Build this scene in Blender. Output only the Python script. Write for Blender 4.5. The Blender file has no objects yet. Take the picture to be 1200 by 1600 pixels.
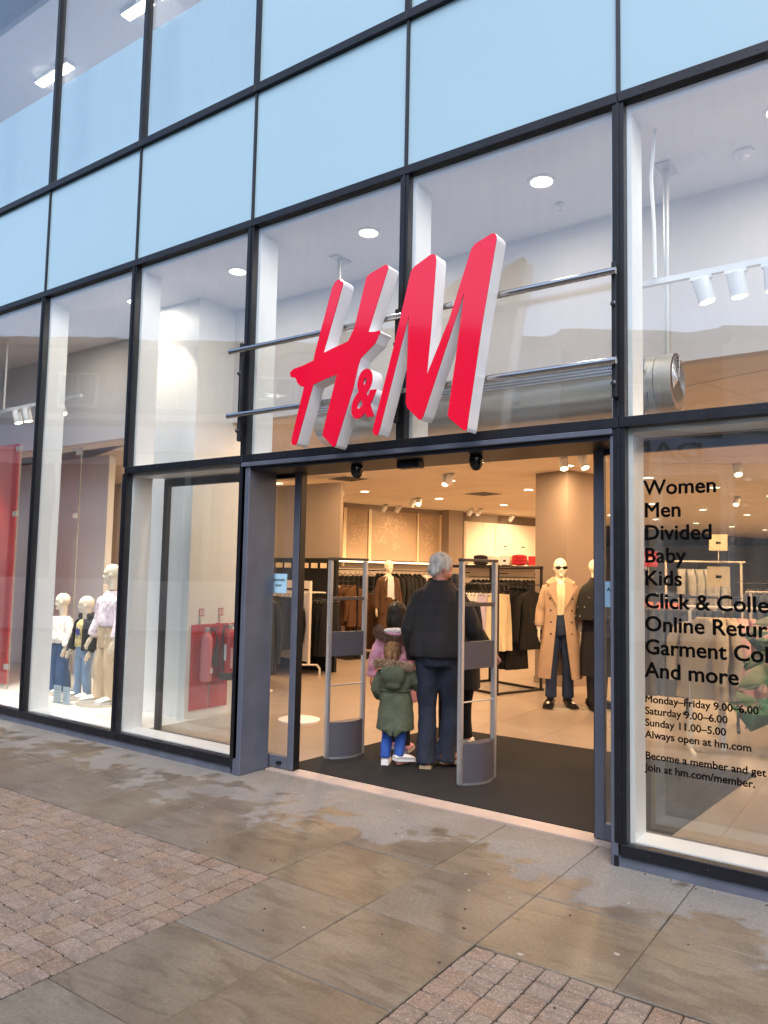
import bpy, bmesh, math, random
from mathutils import Vector, Matrix, noise
random.seed(7)
SC = bpy.context.scene
COL = SC.collection
R = math.radians

# ------------------------------------------------------------------ camera
cam_d = bpy.data.cameras.new('camera')
cam = bpy.data.objects.new('camera', cam_d)
COL.objects.link(cam)
yaw, pitch, roll = R(35.2543), R(4.5244), R(1.1506)
fw = Vector((-math.sin(yaw)*math.cos(pitch), math.cos(yaw)*math.cos(pitch), math.sin(pitch)))
rt = fw.cross(Vector((0, 0, 1))).normalized()
up = rt.cross(fw)
rt, up = math.cos(roll)*rt+math.sin(roll)*up, -math.sin(roll)*rt+math.cos(roll)*up
m = Matrix((rt, up, -fw)).transposed().to_4x4()
m.translation = (1.3992, -4.2833, 1.5684)
cam.matrix_world = m
cam_d.sensor_fit = 'VERTICAL'
cam_d.sensor_height = 36
cam_d.sensor_width = 27
cam_d.lens = 1197.5/1600*36
cam_d.clip_start = 0.05
cam_d.clip_end = 2000
SC.camera = cam

# ------------------------------------------------------------------ sky, sun, exposure
world = bpy.data.worlds.new('World')
SC.world = world
world.use_nodes = True
nt = world.node_tree
nt.nodes.clear()
sky = nt.nodes.new('ShaderNodeTexSky')
sky.sky_type = 'NISHITA'
sky.sun_disc = False
SUN_EL, SUN_AZ = R(52), R(150)
sky.sun_elevation = SUN_EL
sky.sun_rotation = SUN_AZ
sky.air_density = 1.0
sky.dust_density = 2.0
sky.ozone_density = 1.0
bg = nt.nodes.new('ShaderNodeBackground')
bg.inputs['Strength'].default_value = 0.15
wo = nt.nodes.new('ShaderNodeOutputWorld')
nt.links.new(sky.outputs[0], bg.inputs[0])
nt.links.new(bg.outputs[0], wo.inputs[0])
sun_d = bpy.data.lights.new('sun', 'SUN')
sun_d.energy = 0.8
sun_d.angle = R(30)
sun_d.color = (1, .93, .82)
sun = bpy.data.objects.new('sun', sun_d)
COL.objects.link(sun)
sdir = Vector((math.sin(SUN_AZ)*math.cos(SUN_EL), math.cos(SUN_AZ)*math.cos(SUN_EL), math.sin(SUN_EL)))
sun.rotation_euler = (-sdir).to_track_quat('-Z', 'Y').to_euler()
sun.location = (0, -5, 20)
SC.view_settings.view_transform = 'Standard'
SC.view_settings.look = 'None'
SC.view_settings.exposure = 1.22
SC.view_settings.gamma = 1
SC.view_settings.use_curve_mapping = False
SC.render.engine = 'CYCLES'
cy = SC.cycles
cy.use_denoising = True
cy.max_bounces = 8
cy.diffuse_bounces = 3
cy.glossy_bounces = 4
cy.transparent_max_bounces = 24
cy.transmission_bounces = 4
cy.sample_clamp_indirect = 4
cy.caustics_reflective = False
cy.caustics_refractive = False

# ------------------------------------------------------------------ helpers
def hexc(h):
    h = h.lstrip('#')
    out = []
    for i in (0, 2, 4):
        c = int(h[i:i+2], 16)/255
        out.append(c/12.92 if c <= .04045 else ((c+.055)/1.055)**2.4)
    return (*out, 1)

MATS = {}
def mat(name, base, rough=.5, metal=0, var=0, nscale=8, namt=0, bump=0, bscale=60, coat=0, emit=None, estr=0, sheen=0, spec=None, stretch=None, detail=5):
    """Principled material; namt varies the colour with noise, var varies it per object."""
    m = bpy.data.materials.new(name)
    m.use_nodes = True
    t = m.node_tree
    b = t.nodes['Principled BSDF']
    c = hexc(base) if isinstance(base, str) else (*base, 1)
    b.inputs['Base Color'].default_value = c
    b.inputs['Roughness'].default_value = rough
    b.inputs['Metallic'].default_value = metal
    b.inputs['Coat Weight'].default_value = coat
    b.inputs['Coat Roughness'].default_value = .04
    if spec is not None:
        b.inputs['Specular IOR Level'].default_value = spec
    if sheen:
        b.inputs['Sheen Weight'].default_value = sheen
    if emit:
        b.inputs['Emission Color'].default_value = hexc(emit) if isinstance(emit, str) else (*emit, 1)
        b.inputs['Emission Strength'].default_value = estr
    tc = None
    def coords():
        n = t.nodes.new('ShaderNodeTexCoord')
        if stretch:
            mp = t.nodes.new('ShaderNodeMapping')
            mp.inputs['Scale'].default_value = stretch
            t.links.new(n.outputs['Object'], mp.inputs[0])
            return mp.outputs[0]
        return n.outputs['Object']
    if namt or var:
        hs = t.nodes.new('ShaderNodeHueSaturation')
        hs.inputs['Color'].default_value = c
        add = t.nodes.new('ShaderNodeMath'); add.operation = 'ADD'; add.inputs[0].default_value = 1; add.inputs[1].default_value = 0
        val = None
        if namt:
            tc = tc or coords()
            nz = t.nodes.new('ShaderNodeTexNoise'); nz.inputs['Scale'].default_value = nscale; nz.inputs['Detail'].default_value = detail
            t.links.new(tc, nz.inputs['Vector'])
            mr = t.nodes.new('ShaderNodeMapRange')
            mr.inputs[1].default_value = .3; mr.inputs[2].default_value = .7
            mr.inputs[3].default_value = 1-namt; mr.inputs[4].default_value = 1+namt
            t.links.new(nz.outputs[0], mr.inputs[0])
            t.links.new(mr.outputs[0], add.inputs[0])
        if var:
            oi = t.nodes.new('ShaderNodeObjectInfo')
            mr = t.nodes.new('ShaderNodeMapRange')
            mr.inputs[3].default_value = -var; mr.inputs[4].default_value = var
            t.links.new(oi.outputs['Random'], mr.inputs[0])
            t.links.new(mr.outputs[0], add.inputs[1])
        t.links.new(add.outputs[0], hs.inputs['Value'])
        t.links.new(hs.outputs[0], b.inputs['Base Color'])
    if bump:
        tc = tc or coords()
        nz = t.nodes.new('ShaderNodeTexNoise'); nz.inputs['Scale'].default_value = bscale; nz.inputs['Detail'].default_value = 4
        t.links.new(tc, nz.inputs['Vector'])
        bp = t.nodes.new('ShaderNodeBump'); bp.inputs['Strength'].default_value = bump; bp.inputs['Distance'].default_value = .01
        t.links.new(nz.outputs[0], bp.inputs['Height'])
        t.links.new(bp.outputs[0], b.inputs['Normal'])
    MATS[name] = m
    return m

def glass_mat(name, tint=(1, 1, 1), ior=1.5, extra=0.0, rough=0.0, dirt=0.0):
    m = bpy.data.materials.new(name)
    m.use_nodes = True
    t = m.node_tree
    t.nodes.clear()
    out = t.nodes.new('ShaderNodeOutputMaterial')
    tr = t.nodes.new('ShaderNodeBsdfTransparent'); tr.inputs[0].default_value = (*tint, 1)
    gl = t.nodes.new('ShaderNodeBsdfGlossy'); gl.inputs['Roughness'].default_value = rough
    fr = t.nodes.new('ShaderNodeFresnel')
    ge = t.nodes.new('ShaderNodeNewGeometry')          # both faces of a pane reflect alike
    im = t.nodes.new('ShaderNodeMapRange'); im.inputs[3].default_value = ior; im.inputs[4].default_value = 1/ior
    t.links.new(ge.outputs['Backfacing'], im.inputs[0]); t.links.new(im.outputs[0], fr.inputs[0])
    mx = t.nodes.new('ShaderNodeMixShader')
    ad = t.nodes.new('ShaderNodeMath'); ad.operation = 'ADD'; ad.inputs[1].default_value = extra; ad.use_clamp = True
    t.links.new(fr.outputs[0], ad.inputs[0])
    t.links.new(ad.outputs[0], mx.inputs[0])
    t.links.new(tr.outputs[0], mx.inputs[1])
    t.links.new(gl.outputs[0], mx.inputs[2])
    res = mx.outputs[0]
    if dirt:
        tc = t.nodes.new('ShaderNodeTexCoord')
        nz = t.nodes.new('ShaderNodeTexNoise'); nz.inputs['Scale'].default_value = .9; nz.inputs['Detail'].default_value = 2
        t.links.new(tc.outputs['Object'], nz.inputs['Vector'])
        bp = t.nodes.new('ShaderNodeBump'); bp.inputs['Strength'].default_value = .25; bp.inputs['Distance'].default_value = .012
        t.links.new(nz.outputs[0], bp.inputs['Height']); t.links.new(bp.outputs[0], gl.inputs['Normal'])
        mp = t.nodes.new('ShaderNodeMapping'); mp.inputs['Scale'].default_value = (6, 1, .5)
        t.links.new(tc.outputs['Object'], mp.inputs[0])
        n2 = t.nodes.new('ShaderNodeTexNoise'); n2.inputs['Scale'].default_value = 3; n2.inputs['Detail'].default_value = 7
        t.links.new(mp.outputs[0], n2.inputs['Vector'])
        mr = t.nodes.new('ShaderNodeMapRange'); mr.inputs[1].default_value = .35; mr.inputs[2].default_value = .8; mr.inputs[3].default_value = dirt*.5; mr.inputs[4].default_value = dirt*1.8
        t.links.new(n2.outputs[0], mr.inputs[0])
        df = t.nodes.new('ShaderNodeBsdfDiffuse'); df.inputs[0].default_value = (.8, .8, .8, 1)
        m2 = t.nodes.new('ShaderNodeMixShader')
        t.links.new(mr.outputs[0], m2.inputs[0]); t.links.new(res, m2.inputs[1]); t.links.new(df.outputs[0], m2.inputs[2])
        res = m2.outputs[0]
    t.links.new(res, out.inputs[0])
    MATS[name] = m
    return m

WM = {}
def root(name, label=None, cat=None, loc=(0, 0, 0), rz=0, group=None, kind=None):
    o = bpy.data.objects.new(name, None)
    o.empty_display_size = .1
    COL.objects.link(o)
    o.location = loc
    o.rotation_euler = (0, 0, rz)
    WM[o.name] = Matrix.Translation(loc) @ Matrix.Rotation(rz, 4, 'Z')
    return tag(o, label, cat, group, kind)

def tag(o, label=None, cat=None, group=None, kind=None):
    if label: o['label'] = label
    if cat: o['category'] = cat
    if group: o['group'] = group
    if kind: o['kind'] = kind
    return o

def link(name, me, mt=None, parent=None, loc=None):
    o = bpy.data.objects.new(name, me)
    COL.objects.link(o)
    if mt is not None:
        if not isinstance(mt, (list, tuple)): mt = [mt]
        if not me.materials:
            for x in mt: me.materials.append(MATS[x] if isinstance(x, str) else x)
    if parent is not None:
        o.parent = parent
        WM[o.name] = WM.get(parent.name, Matrix())
    else:
        WM[o.name] = Matrix.Translation(loc or (0, 0, 0))
    if loc is not None: o.location = loc
    return o

class B:
    """collects shapes into one mesh"""
    def __init__(s):
        s.v, s.f, s.mi, s.cur = [], [], [], 0
    def add(s, vs, fs):
        n = len(s.v)
        s.v += [Vector(x) for x in vs]
        s.f += [tuple(i+n for i in f) for f in fs]
        s.mi += [s.cur]*len(fs)
        return s
    def box(s, x0, x1, y0, y1, z0, z1):
        return s.add([(x0, y0, z0), (x1, y0, z0), (x1, y1, z0), (x0, y1, z0), (x0, y0, z1), (x1, y0, z1), (x1, y1, z1), (x0, y1, z1)],
                     [(0, 3, 2, 1), (4, 5, 6, 7), (0, 1, 5, 4), (1, 2, 6, 5), (2, 3, 7, 6), (3, 0, 4, 7)])
    def loft(s, rings, cap=True, closed=True):
        n = len(rings[0])
        vs = [p for r in rings for p in r]
        fs = []
        for i in range(len(rings)-1):
            for j in range(n if closed else n-1):
                k = (j+1) % n
                fs.append((i*n+j, i*n+k, (i+1)*n+k, (i+1)*n+j))
        if cap and closed:
            fs.append(tuple(reversed(range(n))))
            fs.append(tuple((len(rings)-1)*n+j for j in range(n)))
        return s.add(vs, fs)
    def tube(s, pts, rad, seg=10, cap=True, flat=1.0):
        pts = [Vector(p) for p in pts]
        if not isinstance(rad, (list, tuple)): rad = [rad]*len(pts)
        t0 = (pts[1]-pts[0]).normalized()
        a = t0.orthogonal().normalized()
        rings = []
        for i, p in enumerate(pts):
            if i == 0: t = t0
            elif i == len(pts)-1: t = (pts[i]-pts[i-1]).normalized()
            else: t = ((pts[i+1]-p).normalized()+(p-pts[i-1]).normalized()).normalized()
            a = (a-t*a.dot(t)).normalized()
            b = t.cross(a)
            rings.append([p+(a*math.cos(q)+b*math.sin(q)*flat)*rad[i] for q in [2*math.pi*k/seg for k in range(seg)]])
        return s.loft(rings, cap)
    def ell(s, c, r, seg=14, rings=9, rot=None):
        c = Vector(c)
        vs, fs = [], []
        for i in range(rings+1):
            th = math.pi*i/rings
            for j in range(seg):
                ph = 2*math.pi*j/seg
                q = Vector((r[0]*math.sin(th)*math.cos(ph), r[1]*math.sin(th)*math.sin(ph), r[2]*math.cos(th)))
                if rot: q = rot @ q
                vs.append(c+q)
        for i in range(rings):
            for j in range(seg):
                k = (j+1) % seg
                if i == 0: fs.append((j, seg+j, seg+k))
                elif i == rings-1: fs.append((i*seg+j, (i+1)*seg+j, i*seg+k))
                else: fs.append((i*seg+j, (i+1)*seg+j, (i+1)*seg+k, i*seg+k))
        return s.add(vs, fs)
    def lathe(s, prof, c=(0, 0, 0), seg=20, cap=True):
        c = Vector(c)
        return s.loft([[c+Vector((r*math.cos(2*math.pi*k/seg), r*math.sin(2*math.pi*k/seg), z)) for k in range(seg)] for r, z in prof], cap)
    def prism(s, poly, y0, y1):
        """polygon in x,z extruded along y"""
        n = len(poly)
        return s.add([(x, y0, z) for x, z in poly]+[(x, y1, z) for x, z in poly],
                     [tuple(range(n)), tuple(reversed(range(n, 2*n)))]+[(i, n+i, n+(i+1) % n, (i+1) % n) for i in range(n)])
    def slab(s, poly, z0, z1):
        """polygon in x,y extruded along z"""
        n = len(poly)
        return s.add([(x, y, z0) for x, y in poly]+[(x, y, z1) for x, y in poly],
                     [tuple(reversed(range(n))), tuple(range(n, 2*n))]+[(i, (i+1) % n, n+(i+1) % n, n+i) for i in range(n)])
    def xf(s, M):
        s.v = [M @ v for v in s.v]
        return s
    def mesh(s, name, smooth=False, bevel=0, fix=True, bseg=1):
        me = bpy.data.meshes.new(name)
        me.from_pydata([tuple(v) for v in s.v], [], s.f)
        if any(s.mi):
            me.polygons.foreach_set('material_index', s.mi)
        if fix or bevel:
            bm = bmesh.new(); bm.from_mesh(me)
            if bevel:
                bmesh.ops.remove_doubles(bm, verts=bm.verts, dist=1e-5)
                eds = [e for e in bm.edges if len(e.link_faces) == 2 and e.calc_face_angle(0) > .5]
                bmesh.ops.bevel(bm, geom=eds, offset=bevel, segments=bseg, affect='EDGES', profile=.5)
            bmesh.ops.recalc_face_normals(bm, faces=bm.faces)
            bm.to_mesh(me); bm.free()
        if smooth:
            me.polygons.foreach_set('use_smooth', [True]*len(me.polygons))
            if smooth != 'all':
                try: me.set_sharp_from_angle(angle=R(smooth if smooth is not True else 40))
                except Exception: pass
        me.update()
        return me
    def build(s, name, mt, parent=None, smooth=False, bevel=0, world=True, fix=True, loc=None, bseg=1):
        if parent is not None and world:
            M = WM.get(parent.name, Matrix()).inverted()
            s.v = [M @ v for v in s.v]
        elif parent is None and loc is not None and world:
            s.v = [v-Vector(loc) for v in s.v]
        return link(name, s.mesh(name, smooth, bevel, fix, bseg), mt, parent, loc if parent is None else None)

TMP = bpy.data.scenes.new('tmp')
def evaluated(o):
    TMP.collection.objects.link(o)
    vl = TMP.view_layers[0]
    vl.update()
    dg = vl.depsgraph
    dg.update()
    me = bpy.data.meshes.new_from_object(o.evaluated_get(dg), depsgraph=dg)
    TMP.collection.objects.unlink(o)
    return me

def blob(b, name, voxel=.01, smooth=4, wr=None):
    """union of overlapping closed shapes into one continuous skin; wr = (amplitude, scale, z stretch) cloth folds"""
    me = b.mesh(name)
    o = bpy.data.objects.new('tmp_blob', me)
    r = o.modifiers.new('r', 'REMESH'); r.mode = 'VOXEL'; r.voxel_size = voxel
    if smooth:
        s = o.modifiers.new('s', 'SMOOTH'); s.factor = .5; s.iterations = smooth
    out = evaluated(o)
    bpy.data.objects.remove(o)
    out.name = name
    if wr:
        for amp, sc, st in (wr if isinstance(wr[0], (list, tuple)) else [wr]):
            data = [(v.co.copy(), v.normal.copy()) for v in out.vertices]
            flat = []
            for p, nn in data:
                flat.extend(p+nn*(amp*noise.noise((p.x*sc, p.y*sc, p.z*sc*st))))
            out.vertices.foreach_set('co', flat)
            out.update()
    out.polygons.foreach_set('use_smooth', [True]*len(out.polygons))
    out.update()
    return out

def text_mesh(txt, size=1, depth=.004, bold=0, width=None, align='LEFT', spacing=1, shear=0):
    cu = bpy.data.curves.new('txt', 'FONT')
    cu.body = txt; cu.size = size; cu.extrude = depth/2; cu.offset = bold; cu.align_x = align
    cu.space_character = spacing; cu.shear = shear; cu.resolution_u = 4
    o = bpy.data.objects.new('tmp_txt', cu)
    me = evaluated(o)
    bpy.data.objects.remove(o)
    if width:
        xs = [v.co.x for v in me.vertices]
        k = width/(max(xs)-min(xs))
        for v in me.vertices: v.co.x *= k
    me.materials.clear()
    return me

def upright(me, x, y, z, rz=0):
    """stand a text mesh up facing -y at a world position"""
    M = Matrix.Translation((x, y, z)) @ Matrix.Rotation(rz, 4, 'Z') @ Matrix.Rotation(R(90), 4, 'X')
    me.transform(M)
    return me

def copy_tree(o, parent=None, **kw):
    c = o.copy(); COL.objects.link(c)
    if parent: c.parent = parent
    for ch in o.children: copy_tree(ch, c)
    return c

TH = R(-18.5)
E1 = Vector((math.cos(TH), math.sin(TH), 0)); E2 = Vector((-math.sin(TH), math.cos(TH), 0))
def I(s, t, z=0):
    """shop fittings stand on a grid turned from the street line"""
    return E1*s+E2*t+Vector((0, 0, z))
MI = Matrix.Rotation(TH, 4, 'Z')
LAMP = .39
def lamp(name, loc, power, color=(1, .68, .40), size=.15, direction=(0, 0, -1), kind='AREA', spot=60, blend=.5, spread=180):
    d = bpy.data.lights.new(name, kind)
    d.energy = power*LAMP; d.color = color
    if kind == 'AREA':
        d.shape = 'DISK'; d.size = size; d.spread = R(spread)
    else:
        d.shadow_soft_size = size
        if kind == 'SPOT': d.spot_size = R(spot); d.spot_blend = blend
    o = bpy.data.objects.new(name, d); COL.objects.link(o)
    o.location = loc
    o.rotation_euler = Vector(direction).to_track_quat('-Z', 'Y').to_euler()
    return o

# ------------------------------------------------------------------ materials
mat('black_metal', '#1a1c23', .45, .3, namt=.3, nscale=9, bump=.06, bscale=150)
mat('gasket', '#20232c', .6)
mat('blue_grey_metal', '#5a606f', .48, .2, namt=.12, nscale=5, bump=.04, bscale=120)
mat('dark_door', '#1d2129', .4, .3)
mat('plinth_metal', '#5c6373', .6, .1, namt=.22, nscale=5)
mat('white_board', '#eef0f2', .4, namt=.03, nscale=3)
mat('plaster', '#e3e0e2', .8, namt=.02, nscale=2)
mat('bulkhead_paint', '#d5d2d5', .8, namt=.02, nscale=2)
mat('spandrel', '#9cbbc9', .13, coat=.6, namt=.03, nscale=.5, var=.025, bump=.04, bscale=1.3)
mat('steel', '#b9b9b9', .22, 1, bump=.05, bscale=200, stretch=(.05, 1, 1))
mat('dull_steel', '#c3c1bd', .36, .5)
mat('aluminium', '#c4c8d2', .35, .85)
mat('bolt', '#4a4d55', .4, .8)
mat('sign_red', '#df0030', .14, coat=.25, spec=.5, namt=.03, nscale=2)
mat('sign_white', '#eeeef2', .3, namt=.04, nscale=6)
mat('warm_plaster', '#998b7f', .85, namt=.03, nscale=2)
mat('shop_ceiling', '#ece0ce', .85, namt=.03, nscale=5, var=.02)
mat('ceiling_gap', '#4a4038', .9)
mat('floor_tile', '#a39588', .28, namt=.05, nscale=2.5, var=.03, spec=.5)
mat('tile_joint', '#7e7266', .8)
mat('mat_black', '#0d0d0f', .95, namt=.2, nscale=30, bump=.5, bscale=300)
mat('threshold', '#b0a097', .5, namt=.06, nscale=10)
mat('platform', '#d8d6d2', .35, namt=.02)
mat('light_disc', '#ffffff', .5, emit=(1, .82, .55), estr=5)
mat('cool_disc', '#ffffff', .5, emit=(1, .93, .8), estr=5)
mat('tube_light', '#ffffff', .5, emit=(1, .97, .9), estr=4)
mat('strip_light', '#ffffff', .5, emit=(1, .72, .4), estr=1.6)
mat('white_paint', '#e8e8e8', .4)
mat('black_paint', '#0d0d10', .45)
mat('black_gloss', '#08080a', .15)
mat('vinyl_black', '#020203', .9, spec=.1)
mat('joint_sand', '#39332a', .95)
mat('sett_joint', '#28241e', .95)
mat('frosted_board', '#b4d2e2', .5)
mat('ground', '#4b463f', .85, namt=.15, nscale=.6)
glass_mat('glass', (.97, .99, .99), 1.5, .06, dirt=.012)
glass_mat('clear_glass', (.95, .98, .97), 1.45, 0)

def ground_mat(name, base, alt, speck=0, var=.06, damp=True, bump=.35, bscale=30):
    """stone in world position: slab to slab tone, streaky grain, dry pale salts beside the shop and damp beyond"""
    m = bpy.data.materials.new(name); m.use_nodes = True
    t = m.node_tree; N = t.nodes; L = t.links
    b = N['Principled BSDF']
    geo = N.new('ShaderNodeNewGeometry'); oi = N.new('ShaderNodeObjectInfo')
    def nz(scale, detail=5, vec=None, dist=0):
        n = N.new('ShaderNodeTexNoise'); n.inputs['Scale'].default_value = scale; n.inputs['Detail'].default_value = detail
        n.inputs['Distortion'].default_value = dist
        L.new(vec or geo.outputs['Position'], n.inputs['Vector']); return n.outputs[0]
    def rng(src, a, c, d, e):
        n = N.new('ShaderNodeMapRange'); n.interpolation_type = 'SMOOTHSTEP'
        for i, x in enumerate((a, c, d, e)): n.inputs[i+1].default_value = x
        L.new(src, n.inputs[0]); return n.outputs[0]
    def mix(f, a, c):
        n = N.new('ShaderNodeMix'); n.data_type = 'RGBA'
        if isinstance(f, float): n.inputs[0].default_value = f
        else: L.new(f, n.inputs[0])
        for i, x in ((6, a), (7, c)):
            if isinstance(x, tuple): n.inputs[i].default_value = x
            else: L.new(x, n.inputs[i])
        return n.outputs[2]
    def mth(op, a, c):
        n = N.new('ShaderNodeMath'); n.operation = op
        for i, x in ((0, a), (1, c)):
            if isinstance(x, (int, float)): n.inputs[i].default_value = x
            else: L.new(x, n.inputs[i])
        return n.outputs[0]
    # each stone has its own grain: offset the coordinates by the object's random number
    off = N.new('ShaderNodeVectorMath'); off.operation = 'ADD'
    cmb = N.new('ShaderNodeCombineXYZ')
    L.new(mth('MULTIPLY', oi.outputs['Random'], 37.), cmb.inputs[0]); L.new(mth('MULTIPLY', oi.outputs['Random'], 91.), cmb.inputs[1])
    L.new(geo.outputs['Position'], off.inputs[0]); L.new(cmb.outputs[0], off.inputs[1])
    st = N.new('ShaderNodeMapping'); st.inputs['Scale'].default_value = (1, 4, 1); st.inputs['Rotation'].default_value = (0, 0, .5)
    L.new(off.outputs[0], st.inputs[0])
    col = mix(rng(nz(2.2, 6, off.outputs[0], .6), .35, .68, 0, 1), hexc(base), hexc(alt))
    col = mix(mth('MULTIPLY', rng(nz(3.5, 5, st.outputs[0], 1.2), .46, .68, 0, 1), .62), col, tuple(x*.62 for x in hexc(base)[:3])+(1,))
    hs = N.new('ShaderNodeHueSaturation'); L.new(col, hs.inputs['Color'])
    L.new(rng(oi.outputs['Random'], 0, 1, 1-var, 1+var), hs.inputs['Value'])
    L.new(rng(mth('FRACT', mth('MULTIPLY', oi.outputs['Random'], 7.3), 0), 0, 1, .70, .98), hs.inputs['Saturation'])
    col = hs.outputs[0]
    if speck:
        vo = N.new('ShaderNodeTexVoronoi'); vo.inputs['Scale'].default_value = 260
        L.new(geo.outputs['Position'], vo.inputs['Vector'])
        sx = N.new('ShaderNodeSeparateXYZ'); L.new(vo.outputs['Color'], sx.inputs[0])
        col = mix(mth('MULTIPLY', rng(sx.outputs[0], .91, .95, 0, 1), .6), col, (.5, .44, .38, 1))
        col = mix(mth('MULTIPLY', rng(sx.outputs[1], .8, .86, 0, 1), .5), col, (.07, .055, .05, 1))
    rough = .55
    if damp:
        sp = N.new('ShaderNodeSeparateXYZ'); L.new(geo.outputs['Position'], sp.inputs[0])
        edge = mth('ADD', mth('MULTIPLY', sp.outputs[1], 1.0), mth('MULTIPLY', mth('SUBTRACT', nz(1.7, 8, None, .5), .5), 2.6))
        edge = mth('ADD', edge, mth('MULTIPLY', mth('SUBTRACT', nz(7, 6), .5), 1.25))
        dry = rng(edge, -.50, -.30, 0, 1)
        col = mix(mth('MULTIPLY', dry, .68), col, (.235, .225, .213, 1))
        # dark wet patches and small spots
        wet = rng(nz(.9, 7, None, .8), .52, .62, 0, 1)
        col = mix(mth('MULTIPLY', wet, .22), col, (.09, .072, .05, 1))
        rgh = N.new('ShaderNodeMix'); rgh.data_type = 'FLOAT'
        L.new(dry, rgh.inputs[0]); rgh.inputs[2].default_value = .42; rgh.inputs[3].default_value = .8
        L.new(rgh.outputs[0], b.inputs['Roughness'])
    else:
        b.inputs['Roughness'].default_value = .6
    fine = rng(nz(60, 4), .3, .7, .86, 1.12)
    h2 = N.new('ShaderNodeHueSaturation'); L.new(col, h2.inputs['Color']); L.new(fine, h2.inputs['Value'])
    L.new(h2.outputs[0], b.inputs['Base Color'])
    bp = N.new('ShaderNodeBump'); bp.inputs['Strength'].default_value = bump; bp.inputs['Distance'].default_value = .006
    L.new(mth('ADD', nz(bscale, 6, off.outputs[0]), mth('MULTIPLY', nz(bscale*5, 3), .5)), bp.inputs['Height'])
    L.new(bp.outputs[0], b.inputs['Normal'])
    MATS[name] = m
ground_mat('sandstone', '#665a4b', '#736a5b', var=.07)
ground_mat('paver', '#7e6a5b', '#897361', speck=1, var=.04, damp=False, bump=.6, bscale=70)
# ------------------------------------------------------------------ ground
g = tag(B().box(-60, 60, -60, -3.2, -.06, -.012).build('ground', 'ground'), kind='structure')
pave = root('pavement', kind='structure')
B().box(-12, 6, -3.2, .27, -.06, -.022).build('bedding', 'joint_sand', pave)
# sandstone flags
cols = [-9.02, -8.42, -7.8, -7.2, -6.6, -6.0, -5.42, -4.8, -4.41, -3.84, -3.22, -2.61, -2.01, -1.43, -.81, -.215, .38, .98, 1.58, 2.2, 2.8, 3.4]
rows = [.255, -.645, -1.267, -1.895, -2.5, -3.1]
def flag(x0, x1, y0, y1):
    g = .0022
    b = B()
    j = lambda: random.uniform(-.001, .001)
    z = random.uniform(-.0025, .0015)
    P = [(x0+g+j(), y0+g+j()), (x1-g+j(), y0+g+j()), (x1-g+j(), y1-g+j()), (x0+g+j(), y1-g+j())]
    cx, cy = (x0+x1)/2, (y0+y1)/2
    q = [((x-cx)*(1-.004/abs(x1-x0)*2)+cx, (y-cy)*(1-.004/abs(y1-y0)*2)+cy) for x, y in P]
    b.add([(x, y, -.03) for x, y in P]+[(x, y, z-.004) for x, y in P]+[(x, y, z) for x, y in q],
          [(0, 1, 5, 4), (1, 2, 6, 5), (2, 3, 7, 6), (3, 0, 4, 7), (4, 5, 9, 8), (5, 6, 10, 9), (6, 7, 11, 10), (7, 4, 8, 11), (8, 9, 10, 11)])
    b.build('paving_slab', 'sandstone', pave)
for r in range(5):
    y1, y0 = rows[r], rows[r+1]
    for c in range(len(cols)-1):
        x0, x1 = cols[c], cols[c+1]
        if r >= 2 and (x1 < -1.4 or x0 > -.25): continue
        if r >= 2 and x0 < -1.4: x0 = -1.39
        if r == 0:
            flag(x0, x1, y0, 0.0 if not (-2.99 < (x0+x1)/2 < -.02) else .255)
        else: flag(x0, x1, y0, y1)
flag(-.215, -.012, .0, .255)
# tumbled setts in two panels
setts = root('sett_paving', kind='structure')
B().box(-6.6, -1.397, -3.1, -1.273, -.0215, -.0075).build('joint_bed', 'sett_joint', setts)
B().box(-.211, 3.2, -3.1, -1.273, -.0215, -.0075).build('joint_bed', 'sett_joint', setts)
pl = []
for (xa, xb, d) in ((-1.396, -6.6, -1), (-.212, 3.2, 1)):
    x = xa
    while (x-xb)*d < 0:
        w = .107+random.uniform(-.002, .002)
        y = -1.272
        fst = .108+random.uniform(-.006, .006)
        while y > -3.1:
            l = fst if fst else (.1095+random.uniform(-.0035, .0035))
            fst = 0
            pl.append((x, x+w*d, y-l, y))
            y -= l
        x += w*d
def sett_geo(b, x0, x1, y0, y1):
    if x0 > x1: x0, x1 = x1, x0
    g = random.uniform(.0021, .0036)
    z = random.uniform(-.003, .0)
    j = lambda: random.uniform(-.0018, .0018)
    P = [(x0+g+j(), y0+g+j()), (x1-g+j(), y0+g+j()), (x1-g+j(), y1-g+j()), (x0+g+j(), y1-g+j())]
    oct_ = []
    for i in range(4):
        p, a, n = Vector(P[i]), Vector(P[i-1]), Vector(P[(i+1) % 4])
        r = random.uniform(.003, .007)
        oct_ += [p+(a-p).normalized()*r, p+(n-p).normalized()*r]
    cen = sum(oct_, Vector((0, 0)))/8
    top = [cen+(p-cen)*.95 for p in oct_]
    z2 = [z+random.uniform(-.0012, .0012) for _ in top]
    b.add([(p.x, p.y, -.03) for p in oct_]+[(p.x, p.y, z-.005) for p in oct_]+[(p.x, p.y, z2[i]) for i, p in enumerate(top)],
          [(i, (i+1) % 8, 8+(i+1) % 8, 8+i) for i in range(8)]+[(8+i, 8+(i+1) % 8, 16+(i+1) % 8, 16+i) for i in range(8)]+[tuple(range(16, 24))])
def seen(x, y):
    d = Vector((x, y, 0))-cam.location
    k = d.dot(fw)
    return k > 0 and -640 < 1197.5*d.dot(rt)/k < 640 and -1197.5*d.dot(up)/k < 840
near = [q for q in pl if seen((q[0]+q[1])/2, (q[2]+q[3])/2)]
near.sort(key=lambda q: (Vector(((q[0]+q[1])/2, (q[2]+q[3])/2, 0))-cam.location).length)
rest = [q for q in pl if q not in set(near[:300])]
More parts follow.
